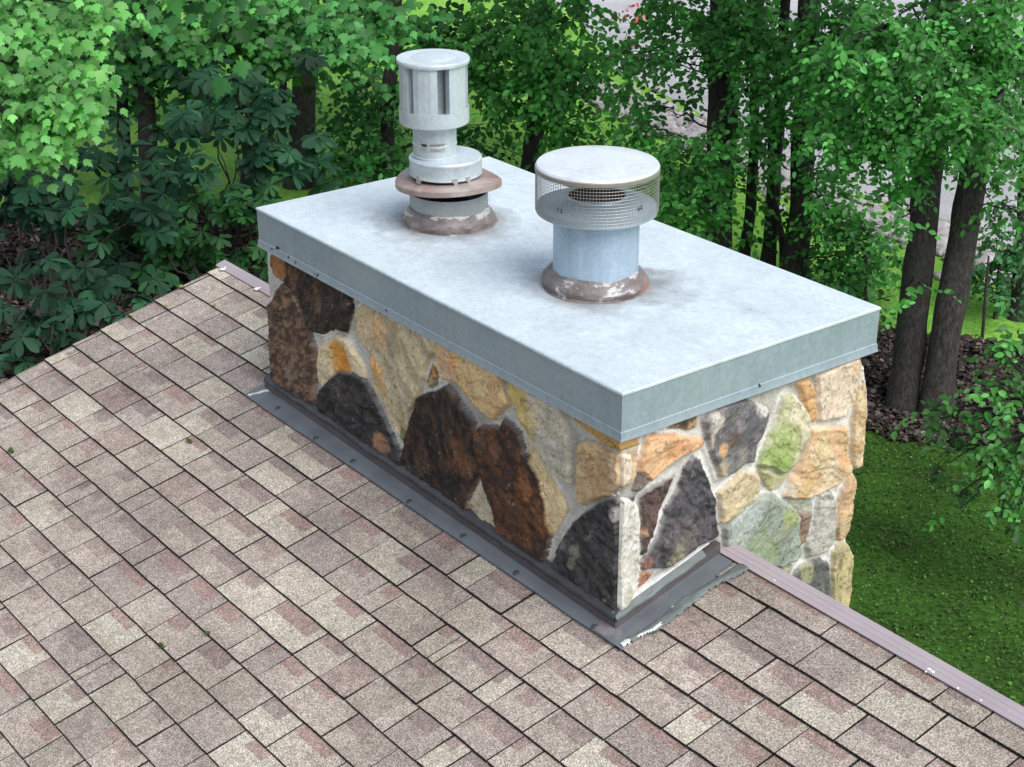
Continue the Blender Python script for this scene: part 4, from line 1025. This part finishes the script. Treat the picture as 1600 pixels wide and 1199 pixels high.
def tree(name, label, cat, path, w0, w1, blobs, leaf_px, tone, style='oval', mat=None, bark=None, dens=1.0, seed=0, group=None, base=None, depth=None,
         canopy=0, tmpl=None, open_=.55, per=9, var=.22, limbs=True, flare=1.5, down=.25, limb_from=None, twigs=True):
    if var == .22: var = .30
    """path: trunk centre line on the photograph, at the depth where the foot meets the ground"""
    r_ = np.random.default_rng(1000 + seed)
    G = np.array(base) if base is not None else ground(path[0])[0]
    D = depth_of(G) if depth is None else depth
    pts = [at(x, y, D) for x, y in path]; off = G - pts[0] if base is not None else np.zeros(3)
    if base is not None: pts = [G] + pts[1:]
    else: pts[0] = G
    e = empty(name, tuple(G)); tag(e, label, cat, group)
    acc = Acc(); px = D / FPX
    P = trunk_mesh(acc, [pts[0] - np.array([0, 0, .15])] + pts[1:], w0 * px / 2, w1 * px / 2, flare, 14, seed)
    t_ = tmpl or {'oval': T_OVAL, 'maple': T_MAPLE, 'whorl': T_OBOV}[style]
    L = Leaves(t_)
    for b in blobs:
        bx, by, br, dd = b[:4]; dn = b[4] if len(b) > 4 else 1.0; tn = b[5] if len(b) > 5 else 1.0
        C = at(bx, by, D + dd); pb = (D + dd) / FPX; r = br * pb
        spray(L, r_, C, r, leaf_px * pb, dens * dn, np.array(tone) * tn, var, style, open_, .85, per, down)
        if limbs:
            z = C[2] - .35 * np.linalg.norm(C[:2] - P[len(P) // 2][:2]) * .6
            k = int(np.argmin(np.abs(P[:, 2] - z))); k = max(2, min(k, len(P) - 1))
            s0 = P[k] if limb_from is None else np.array(limb_from)
            ln = np.linalg.norm(C - s0)
            Q = limb(acc, r_, s0, C, max(.012, min(.045, .012 * ln)), .006, .12, seed)
            if twigs:
                for _ in range(3):
                    q0 = Q[r_.integers(3, 9)]; q1 = C + in_ball(r_, 1)[0] * r * .9
                    limb(acc, r_, q0, q1, .009, .003, .05, seed + 3)
    if canopy:                                    # the rest of the crown, above the picture
        top = P[-1]
        LC = 0
        for k in range(canopy):
            C = top + np.array([r_.normal() * 1.5, r_.normal() * 1.5, r_.uniform(-.5, 4.5)])
            spray(L, r_, C, 1.7, .24, .55, tone, var, style if style != 'whorl' else 'oval', open_, .8, 9, .2)
            limb(acc, r_, top - np.array([0, 0, .5]), C, .05, .012, .1, k)
    V, F = acc.out(); mesh_np('trunk', V, F, bark or M_bark, e, smooth=True)
    L.build('crown', mat or M_leaf, e)
    return e
G_MID = (.052, .188, .038); G_DARK = (.033, .128, .032); G_BRT = (.13, .30, .055); G_LITE = (.055, .155, .040); G_MAG = (.018, .068, .032)
def fill(rect, n, r, seed, tn=1.0, d0=0, d1=1):
    q = np.random.default_rng(seed)
    return [(q.uniform(rect[0], rect[2]), q.uniform(rect[1], rect[3]), r * q.uniform(.7, 1.3), q.uniform(d0, d1), .8, tn * q.uniform(.75, 1.1)) for _ in range(n)]
WOOD = 'trees of the wood beyond the chimney'
# ---- right hand group
tree('tall_tree', 'thick straight dark trunk nearest the mesh cap, with dark leaves beside it', 'tree', [(1116, 428), (1121, 330), (1125, 200), (1128, 60), (1130, -60), (1133, -260)], 52, 38,
     [*fill((960, -20, 1190, 120), 9, 34, 51, 1.1, -1, 1), (1040, 20, 50, 1.5, .7), (1010, 75, 34, 1.0, .5), (1085, 35, 45, .5, .8), (1150, 25, 55, -.5, 1.1), (1170, 85, 45, -1, .9), (1095, 130, 30, 1, .35), (1020, 160, 34, 1, .7), (1000, 205, 34, 0, .9), (1040, 240, 40, -1, 1.0), (1060, 290, 44, -1.2, 1.2, 1.2), (1085, 330, 34, -1.5, 1.1, 1.1), (1075, 235, 34, -1.2, .9, 1.25), (1105, 265, 34, -1.6, 1.0, 1.3), (1150, 205, 40, -1.6, 1.0, 1.2), (1190, 150, 40, -1.2, .9, 1.1), (1130, 330, 22, -1.5, .7, 1.2)], 13, G_MID, seed=1, canopy=3, group=WOOD)
tree('slender_tree', 'slender slightly curved trunk just right of the thickest straight trunk', 'tree', [(1160, 424), (1170, 350), (1177, 250), (1180, 130), (1176, 0), (1170, -150)], 19, 13,
     [(1180, 60, 40, 0, .7), (1200, 20, 40, 1, .8), (1160, 270, 22, -.8, .7, 1.2), (1190, 240, 26, -.6, .8), (1185, 375, 22, -.3, .4), (1140, 300, 20, -.8, .6)], 13, G_MID, seed=2, group=WOOD)
tree('forked_tree', 'thin dark trunk forking near the cap edge between slender and stout trunks', 'tree', [(1198, 428), (1206, 330), (1213, 230), (1222, 110), (1230, -40)], 24, 15,
     [(1240, 60, 44, -.5, .9), (1215, 120, 40, -.8, .8), (1225, 190, 36, -.8, .8, 1.1), (1210, 260, 26, -.5, .5), (1185, 320, 18, -.5, .4), (1225, 330, 16, -.3, .4)], 13, G_MID, seed=3, group=WOOD)
tree('young_tree', 'thin stem rising close beside the stout dark trunk behind the cap', 'tree', [(1228, 432), (1222, 372), (1208, 310), (1203, 230), (1200, 120)], 13, 8,
     [(1205, 205, 28, -.3, .6), (1235, 300, 16, 0, .4)], 12, G_DARK, seed=4, group=WOOD)
tree('stout_tree', 'stout dark trunk rising straight behind the middle of the long cap edge', 'tree', [(1244, 446), (1250, 340), (1256, 210), (1262, 90), (1266, -80), (1268, -260)], 42, 29,
     [*fill((1200, -20, 1360, 160), 8, 38, 52, 1.25, -2, 0), (1300, 30, 60, -1, 1.1), (1270, 100, 46, -1.6, 1.0, 1.2), (1310, 110, 50, -1.6, 1.0, 1.25), (1330, 170, 46, -1.4, .85, 1.2), (1290, 190, 40, -1.8, .9, 1.2), (1280, 260, 34, -1.2, .7, 1.0), (1310, 250, 38, -.6, .7), (1320, 320, 40, -.6, .9), (1290, 340, 36, -.2, .8), (1340, 370, 42, -.6, 1.0, .9), (1290, 400, 34, -.2, .8, .9), (1330, 430, 36, -.4, .9), (1375, 400, 34, -.8, .8), (1290, 320, 24, -2, .7, 1.5)], 13, G_MID, seed=5, canopy=3, group=WOOD)
tree('leaning_pair_tree', 'thick dark trunk, left of the leaning pair in the leaf bed beside the cap corner', 'tree', [(1410, 640), (1424, 530), (1438, 410), (1450, 290), (1464, 150), (1478, -50), (1490, -260)], 50, 38,
     [*fill((1290, -20, 1480, 240), 14, 38, 53, 1.3, -2.5, -.5), (1380, 40, 60, -1.5, 1.1, 1.1), (1360, 110, 50, -2, 1.1, 1.3), (1400, 150, 50, -1.5, 1.0, 1.2), (1440, 70, 55, -1.8, 1.1, 1.2), (1350, 210, 36, -1.5, .8, 1.3), (1390, 220, 40, -1.6, .9, 1.2), (1430, 235, 32, -1.4, .8, 1.2), (1400, 290, 34, -1.5, .9, 1.4), (1410, 340, 20, -1.6, .8, 1.5), (1430, 455, 14, -1.2, .8, 1.5), (1415, 462, 9, -1.2, .7, 1.4)], 14, G_MID, seed=6, canopy=3, bark=M_bark, flare=1.15, group=WOOD)
tree('leaning_pair_tree', 'grey brown trunk, right of the leaning pair, lit on its right side', 'tree', [(1462, 650), (1474, 545), (1494, 425), (1514, 305), (1535, 180), (1560, 20), (1585, -180)], 50, 40,
     [*fill((1440, -20, 1620, 230), 14, 38, 54, 1.25, -2.5, -.5), (1500, 40, 60, -1.2, 1.1, 1.1), (1560, 60, 60, -1.2, 1.1, 1.05), (1500, 120, 50, -1.6, 1.0, 1.15), (1560, 140, 52, -1, 1.0), (1590, 110, 50, -.5, .9), (1470, 175, 40, -1.8, .9, 1.3), (1520, 200, 36, -1, .7), (1585, 190, 36, -.5, .7), (1500, 165, 40, -2, .9, 1.25), (1575, 265, 34, -.5, .6), (1545, 300, 24, -.4, .4), (1590, 330, 30, -.5, .5)], 14, G_MID, seed=7, canopy=3, bark=M_bark2, flare=1.15, group=WOOD)
tree('edge_tree', 'dark trunk cut off by the right edge of the photograph above the small shrub', 'tree', [(1592, 500), (1596, 430), (1601, 340), (1606, 200), (1612, 0)], 28, 22,
     [(1570, 330, 30, 0, .5), (1560, 390, 34, 0, .6, .9), (1540, 420, 26, 0, .6, .9), (1585, 410, 26, 0, .5), (1590, 240, 30, 0, .6), (1550, 450, 22, -.2, .5, .8)], 12, G_DARK, seed=8, group=WOOD)
tree('sapling', 'thin sapling stem in the grass just right of the leaning pair', 'sapling', [(1536, 530), (1538, 490), (1541, 440), (1545, 400)], 6, 3, [(1545, 480, 16, 0, .3), (1560, 470, 14, 0, .4)], 11, G_DARK, seed=9, limbs=False)
# ---- middle
tree('spreading_tree', 'spreading dark leaved tree on a short trunk between the two vents', 'tree', [(824, 300), (832, 235), (838, 170), (846, 90), (852, -10), (856, -140)], 32, 22,
     [(780, 30, 60, 0, 1.0), (850, 20, 55, -.5, 1.0), (910, 30, 50, 0, .8), (760, 90, 50, -.5, 1.0), (830, 80, 55, -1, 1.1, 1.1), (890, 90, 50, -1, 1.0, 1.1), (940, 90, 36, -.5, .8), (800, 140, 44, -.8, .9), (860, 140, 50, -1.2, 1.1, 1.1), (920, 140, 40, -.8, .9), (850, 180, 34, -1, .9), (890, 195, 36, -.6, .8), (770, 165, 30, 0, .5), (940, 190, 30, 0, .6), (960, 235, 26, -.4, .8), (905, 220, 22, -.3, .6), (770, 225, 18, .5, .3), (975, 145, 26, 0, .7), (800, 215, 22, .5, .35)], 14, G_MID, seed=10, canopy=3, group=WOOD)
tree('background_tree', 'dark trunk mostly hidden by leaves behind the tall louvred vent', 'tree', [(600, 285), (604, 200), (610, 120), (616, 20), (620, -120)], 26, 18,
     [(640, 60, 50, .5, .9), (700, 40, 55, .5, 1.0), (560, 130, 40, 0, .8), (600, 180, 44, 0, .9), (545, 190, 40, -.5, .9), (590, 240, 40, -.5, .9), (540, 250, 40, -.8, 1.0), (620, 130, 40, 0, .8), (760, 60, 40, .5, .9), (760, 130, 34, 0, .8), (650, 200, 30, .5, .6), (755, 195, 26, .3, .5), (620, 270, 30, 0, .8)], 14, G_DARK, seed=11, canopy=3, group=WOOD)
# ---- left group
tree('maple', 'maple with pale green pointed leaves above the louvred vent, on a grey brown trunk', 'tree', [(468, 290), (474, 190), (478, 100), (482, 0), (488, -160)], 42, 32,
     [(470, 20, 50, -2, 1.1), (520, 40, 45, -2.5, 1.1, 1.15), (560, 70, 36, -2.5, 1.0, 1.2), (600, 20, 45, -2, 1.0), (640, 45, 30, -2, .9, 1.2), (540, 10, 40, -2, 1.0), (430, 50, 40, -1.5, 1.0), (480, 80, 34, -1.5, .7)], 18, (.070, .23, .062), style='maple', mat=M_leafm, seed=12, canopy=3, bark=M_bark2, per=7, group=WOOD)
tree('maple', 'dark trunk behind the big leaved bush, hung with mid green maple leaves', 'tree', [(392, 290), (396, 170), (402, 70), (408, -60), (412, -180)], 28, 22,
     [(330, 30, 55, -2, 1.1), (380, 60, 50, -2.2, 1.1), (280, 50, 45, -2.2, 1.1), (240, 20, 50, -1.5, 1.0), (400, 15, 45, -2, 1.0), (420, 85, 36, -1.6, .8), (310, 85, 36, -1.6, .8), (220, 75, 45, -1.5, .9, .85), (350, 0, 45, -2, 1.0)], 18, (.064, .215, .048), style='maple', mat=M_leafm, seed=13, canopy=3, per=7, group=WOOD)
tree('dark_tree', 'dark trunk standing in the leaf litter behind the low big leaved bushes', 'tree', [(236, 350), (234, 280), (230, 200), (226, 100), (222, -60)], 32, 24,
     [(200, 110, 40, 0, .7), (250, 95, 40, 0, .7), (170, 70, 45, 0, .8), (300, 120, 40, 1, .6), (190, 30, 50, 0, .9)], 18, G_DARK, style='maple', mat=M_leafm, seed=14, canopy=2, per=7, group=WOOD)
tree('dark_tree', 'narrow dark trunk left of the trunk standing in the leaf litter', 'tree', [(203, 335), (194, 240), (190, 150), (188, 40), (186, -90)], 22, 16, [(150, 120, 30, 0, .6), (185, 160, 30, .5, .5)], 16, G_DARK, style='maple', mat=M_leafm, seed=15, per=7, group=WOOD)
tree('dark_tree', 'dark trunk half hidden behind the bright maple branch at left', 'tree', [(98, 330), (101, 270), (105, 180), (110, 60), (115, -80)], 26, 20, [(120, 60, 50, .5, .8), (60, 30, 60, .5, .9), (30, 190, 50, .5, .6), (120, 180, 36, 0, .5)], 16, G_DARK, style='maple', mat=M_leafm, seed=16, per=7, canopy=2, group=WOOD)
tree('dark_tree', 'slim dark trunk between the two darker maple trunks, top left of the vent', 'tree', [(440, 270), (440, 180), (441, 100), (442, 0)], 16, 12, [(450, 140, 26, 1, .4), (500, 130, 30, 1, .5)], 14, G_DARK, seed=17, group=WOOD)
tree('bright_maple', 'bright light green maple boughs reaching in at the left edge', 'tree', [(-330, 900), (-300, 500), (-260, 200), (-200, 0), (-180, -200)], 70, 50,
     [(110, 5, 40, -.1, 1.0), (150, 30, 26, -.1, .9), (165, 5, 30, 0, .8), (10, 20, 60, 0, 1.0), (50, 60, 52, -.2, 1.1), (20, 110, 60, -.1, 1.2), (85, 95, 48, -.3, 1.1), (60, 150, 55, -.3, 1.2), (110, 150, 42, -.4, 1.1), (20, 190, 50, -.2, 1.1), (75, 200, 40, -.4, 1.1), (145, 145, 26, -.4, 1.0), (165, 158, 14, -.4, .9), (80, 235, 22, -.4, 1.0), (45, 225, 24, -.3, 1.0), (110, 55, 26, -.2, .8), (5, 245, 16, 0, .5), (-60, 90, 90, .2, 1.0), (-70, 230, 60, .3, .6)], 21, (.125, .335, .085), style='maple', mat=M_leafm, seed=18, depth=11.5, base=tuple(at(-330, 500, 11.5)[:2]) + (GZ,), dens=1.0, per=6, var=.2, open_=.7, limb_from=tuple(at(-200, 40, 11.5)), twigs=False)
# ---- big leaved bushes (leaves in whorls)
MAGG = 'big leaved bushes under the trees'
def bush(label, stems, blobs, leaf_px, tone, seed, base_px, depth=None, dens=1.0):
    e = None; r_ = np.random.default_rng(seed)
    G = ground(base_px)[0]; D = depth or depth_of(G)
    Gp = np.array(tuple(at(base_px[0], base_px[1], D)[:2]) + (GZ,)) if depth else G
    e = empty('whorled_bush', tuple(Gp)); tag(e, label, 'bush', MAGG)
    acc = Acc(); L = Leaves(T_OBOV)
    for b in blobs:
        bx, by, br, dd = b[:4]; dn = b[4] if len(b) > 4 else 1; tn = b[5] if len(b) > 5 else 1
        C = at(bx, by, D + dd); pb = (D + dd) / FPX
        spray(L, r_, C, br * pb, leaf_px * pb, .62 * dens * dn, np.array(tone) * tn, .16, 'whorl', .5, .9, 8)
        q = Gp + np.array([r_.normal() * .15, r_.normal() * .15, -.1])
        if r_.random() < .3: limb(acc, r_, q, C, .020, .006, .15, seed)
    V, F = acc.out(); mesh_np('stems', V, F, M_bark2, e, smooth=True); L.build('foliage', M_leafb, e); return e
bush('big bush of long dark leaves in whorls, left of the metal cover corner', 3,
     [(300, 110, 40, 1, .8, .8), (350, 150, 44, .5, .9), (270, 200, 40, 0, .8, .9), (310, 205, 44, -.5, 1.0), (370, 205, 44, -.5, 1.1), (430, 190, 40, 0, 1.0), *fill((250, 100, 510, 340), 26, 28, 1, .9, -.5, 1.5), (280, 260, 34, -.6, 1.0), (330, 255, 34, -.8, 1.1), (400, 255, 40, -.6, 1.1), (455, 250, 44, -.5, 1.1), (370, 300, 30, -.7, 1.0), (290, 320, 24, -.8, .9), (480, 220, 34, 0, .9), (400, 320, 26, -.6, 1.0), (490, 275, 34, -.4, 1.0), (350, 340, 18, -.6, .7), (240, 240, 26, .3, .6), (380, 130, 34, 1, .8)], 31, G_MAG, 61, (380, 420))
bush('dark bush with whorled leaves under the bright maple boughs at left', 3,
     [*fill((-10, 230, 250, 420), 38, 28, 2, .85, -.5, 1.0), (170, 240, 40, 0, .9), (185, 290, 30, 0, .8), (90, 300, 44, 0, 1.0), (40, 280, 44, .3, .9, .85), (130, 330, 30, -.2, .8), (20, 330, 36, .2, .9, .8), (160, 200, 36, .5, .7, .85), (60, 340, 30, 0, .7), (130, 255, 30, .2, .7, .8), (5, 370, 26, 0, .7, .7)], 31, G_MAG, 62, (90, 470))
bush('low dark whorled bush in the shade close above the sloping roof edge', 3,
     [*fill((-20, 390, 240, 570), 30, 26, 3, .75, 0, .9), (80, 470, 34, 0, 1.0, .85), (150, 455, 30, .2, .9, .8), (185, 480, 30, 0, 1.0, .9), (60, 520, 34, -.1, 1.0, .9), (110, 500, 36, 0, .9, .8), (140, 400, 34, .6, .6, .6), (20, 580, 26, -.1, .8, .8), (100, 420, 30, .5, .6, .6), (190, 440, 24, .3, .8, .8), (215, 470, 20, 0, .8, .85), (60, 430, 36, .6, .5, .55), (30, 500, 26, .2, .4, .7), (90, 545, 22, -.1, .7, .9)], 34, G_MAG, 63, (120, 600), None, .9)
bush('small dark whorled bush behind the far roof corner', 2, [*fill((130, 310, 440, 440), 40, 26, 4, .75, -.2, .9), (240, 400, 34, .5, .5, .55), (330, 390, 30, .3, .5, .5), (390, 395, 26, .2, .7, .6), (300, 360, 24, .5, .4, .6), (190, 380, 30, .6, .5, .5), (410, 420, 22, 0, .8, .6), (275, 420, 22, .2, .6, .55), (250, 350, 24, 1, .5, .6)], 24, G_DARK, 64, (330, 470))
# ---- shrub at right
tree('leafy_shrub', 'light green small leaved shrub over the mossy grass at the right edge', 'shrub', [(1690, 900), (1680, 800), (1665, 680), (1640, 560)], 12, 6,
     [(1590, 520, 24, 0, 1.1), (1560, 545, 18, 0, .9, 1.15), (1590, 570, 24, 0, 1.0), (1545, 590, 20, 0, .8, 1.2), (1575, 620, 30, 0, 1.0, 1.1), (1525, 610, 18, 0, .7, 1.1), (1500, 640, 24, .3, .8), (1545, 650, 26, 0, .9), (1440, 640, 22, .6, .7, .75), (1470, 655, 22, .5, .8, .8), (1590, 690, 30, 0, 1.0, 1.1), (1550, 700, 24, 0, .8, 1.1), (1525, 730, 20, .1, .7, 1.15), (1570, 740, 26, 0, .9, 1.1), (1480, 690, 18, .5, .6, .7), (1465, 725, 14, .5, .6, .65), (1590, 790, 26, 0, .9), (1560, 790, 18, .1, .7, 1.1), (1500, 770, 22, .5, .6, .7), (1580, 830, 18, .3, .6, .8), (1500, 795, 12, .5, .5, .7), (1610, 600, 30, 0, .9), (1640, 720, 40, 0, .8)], 15, (.058, .185, .040), seed=20, depth=15.5, base=tuple(at(1690, 760, 15.5)[:2]) + (GZ,), dens=.75, bark=M_bark2, per=7, limb_from=tuple(at(1660, 660, 15.5)))
# ---- understorey hiding the feet of the trunks
def low(label, blobs, leaf_px, tone, seed, base_px, dens=.9):
    return tree('understorey_shrub', label, 'shrub', [base_px, (base_px[0] + 2, base_px[1] - 30), (base_px[0] + 4, base_px[1] - 60)], 8, 4, blobs, leaf_px, tone, seed=seed, dens=dens, group='low shrubs between the trunks')
low('leafy low shrub behind the long edge of the metal cover', [(1330, 470, 30, 0, .8), (1370, 440, 30, 0, .8), (1300, 440, 26, .2, .7), (1350, 400, 26, .2, .7), (1390, 470, 20, -.2, .5)], 13, G_MID, 30, (1350, 500))
low('dark low shrub beside the right edge of the mesh cap', [(1050, 330, 30, 0, .9), (1040, 280, 30, .2, .9, 1.1), (1085, 350, 26, 0, .9), (1020, 250, 22, .5, .6), (1065, 375, 22, 0, .8)], 13, G_MID, 31, (1060, 420))
low('low shrub among the pale rocks right of the leaning trunks', [(1560, 400, 28, 0, .6), (1530, 430, 24, 0, .6), (1580, 440, 26, 0, .6), (1545, 470, 22, -.3, .5, .8), (1565, 360, 22, .3, .4)], 11, G_DARK, 32, (1555, 500), .8)
low('sparse shrub growing behind the far corner of the metal cover', [(770, 262, 18, 0, .5), (740, 235, 22, .5, .6), (720, 210, 26, .6, .6), (790, 240, 16, .3, .3)], 12, G_DARK, 33, (765, 300), .8)
# ---- rocks along the drive
rr = np.random.default_rng(77)
M_rock = m_plain('pale_rock', (.33, .30, .30), .9, 0, .3, 4, .5)
acc = Acc()
edge = ground([(900, 130), (960, 155), (1010, 178), (1060, 200), (1100, 215), (1160, 245), (1230, 285), (1300, 325), (1380, 350), (1460, 375), (1520, 390), (1600, 430), (1700, 480)])
ico = bmesh.new(); bmesh.ops.create_icosphere(ico, subdivisions=2, radius=1); iV = np.array([v.co[:] for v in ico.verts]); iF = np.array([[v.index for v in f.verts] for f in ico.faces]); ico.free()
for i in range(1500):
    t = rr.uniform(0, len(edge) - 1.001); k = int(t); p = edge[k] * (1 - t + k) + edge[k + 1] * (t - k)
    p = p + np.array([rr.normal() * .33, rr.normal() * .33, 0]); r = abs(rr.normal()) * .05 + .035
    nrm = (1 + .35 * (vnoise(iV[:, 0] * 1.6 + i, iV[:, 1] * 1.6 + iV[:, 2], i) - .5))[:, None]
    V = iV * nrm * r * np.array([rr.uniform(.8, 1.4), rr.uniform(.8, 1.4), rr.uniform(.5, .8)]); acc.add(V + p + np.array([0, 0, r * .3]), iF)
V, F = acc.out(); tag(mesh_np('rock_border', V, F, M_rock), kind='stuff')
tree('red_shape', 'unidentified red and orange shape, modelled as a small shrub, by the grey driveway, glimpsed through the leaves', 'shrub', [(996, 70), (996, 60), (996, 45)], 6, 3,
     [(998, 15, 11, 0, 1.0, (1.3, .8, 1.4)), (996, 34, 9, 0, .8), (990, 54, 9, 0, .8), (985, 22, 7, 0, .6)], 8, (.34, .07, .045), seed=40, dens=.9, limbs=False)  # unidentified red shape, the shrub form is a guess
# ---- fallen leaves and ground cover
def scatter(name, px_poly, n, size, tones, mat, z, seed, tmpl=T_CARD, up=.8):
    r_ = np.random.default_rng(seed); G = ground(px_poly)[:, :2]
    lo, hi = G.min(0), G.max(0); P = []
    while sum(len(p) for p in P) < n:
        q = r_.uniform(lo, hi, (n * 2, 2)); q = q[pip_dist(q, G) > 0]; P.append(q)
        if len(P) > 60: break
    P = np.concatenate(P)[:n]; m = len(P)
    L = Leaves(tmpl); a = r_.uniform(0, 6.28, m)
    d = np.stack([np.cos(a), np.sin(a), r_.normal(size=m) * .35], 1)
    nn = UP + r_.normal(size=(m, 3)) * (1 - up) * 2
    L.add(np.c_[P, np.full(m, z) + r_.uniform(0, .03, m)], d, nn, size * np.exp(r_.normal(size=m) * .3), np.array(tones)[r_.integers(len(tones), size=m)] * np.exp(r_.normal(size=(m, 1)) * .3))
    o = L.build(name, mat, None); tag(o, kind='stuff'); return o
M_dead = m_vcol('dead_leaf', .9, 40, .2, 0)
BR = [(.042, .029, .023), (.065, .048, .040), (.022, .016, .014), (.10, .08, .07), (.03, .020, .015)]
scatter('fallen_leaves', [(-40, 330), (440, 320), (440, 480), (200, 560), (-60, 640)], 9000, .075, BR, M_dead, GZ + .02, 81)
scatter('bark_mulch', [(1300, 505), (1640, 545), (1640, 690), (1480, 700), (1390, 690), (1300, 640)], 9000, .06, BR, M_dead, GZ + .02, 82)
scatter('clover_patches', [(1300, 660), (1640, 690), (1640, 1160), (1300, 960)], 9000, .022, [(.035, .10, .012), (.05, .14, .018), (.028, .075, .009), (.07, .17, .028)], M_leafm, GZ + .015, 83)
scatter('scattered_debris', [(1300, 660), (1640, 690), (1640, 1160), (1300, 960)], 40, .035, [(.06, .05, .04), (.05, .04, .03), (.08, .07, .06)], M_dead, GZ + .02, 84)
# ================================================================== MOSS ON THE ROOF
M_tuft = m_plain('moss_green', (.05, .085, .012), .95, 0, .4, 120, .8)
M_tuft2 = m_plain('moss_yellow', (.22, .25, .06), .95, 0, .4, 120, .8)
tufts = [(286, 452, .020, 1, 'yellow green moss tuft on the roof edge, nearest the far corner'), (206, 497, .018, 1, 'yellow green moss tuft on the roof edge, second from far corner'),
         (261, 483, .014, 1, 'pale moss tuft on a shingle joint just inside the roof edge'), (336, 481, .013, 1, 'pale moss tuft on shingle line nearest the brown corner stone'),
         (142, 558, .011, 1, 'tiny pale moss tuft on a shingle line near the left roof edge'), (19, 709, .022, 0, 'round bright green moss tuft at the left edge of photo'),
         (297, 694, .019, 0, 'dark green moss tuft alone in the middle of left shingles'), (326, 994, .017, 0, 'dark moss tuft in a shingle line, upper of lower pair'),
         (254, 1014, .019, 0, 'dark moss tuft in a shingle line, lower of lower pair')]
for i, (px, py, r, y_, lab) in enumerate(tufts):
    r *= .72; xy = roof_xy((px, py))[0]; bm = bmesh.new(); p = roofP(xy[0], xy[1], .012)
    for k in range(9): blob(bm, tuple(p + np.array([random.uniform(-1, 1) * r * .9, random.uniform(-1, 1) * r * .4, random.uniform(0, .5) * r])), r * random.uniform(.3, .55), .7, i * 9 + k, 1)
    o = bm_obj('moss_tuft', bm, M_tuft2 if y_ else M_tuft); tag(o, lab, 'moss tuft', 'moss tufts on the shingle roof')
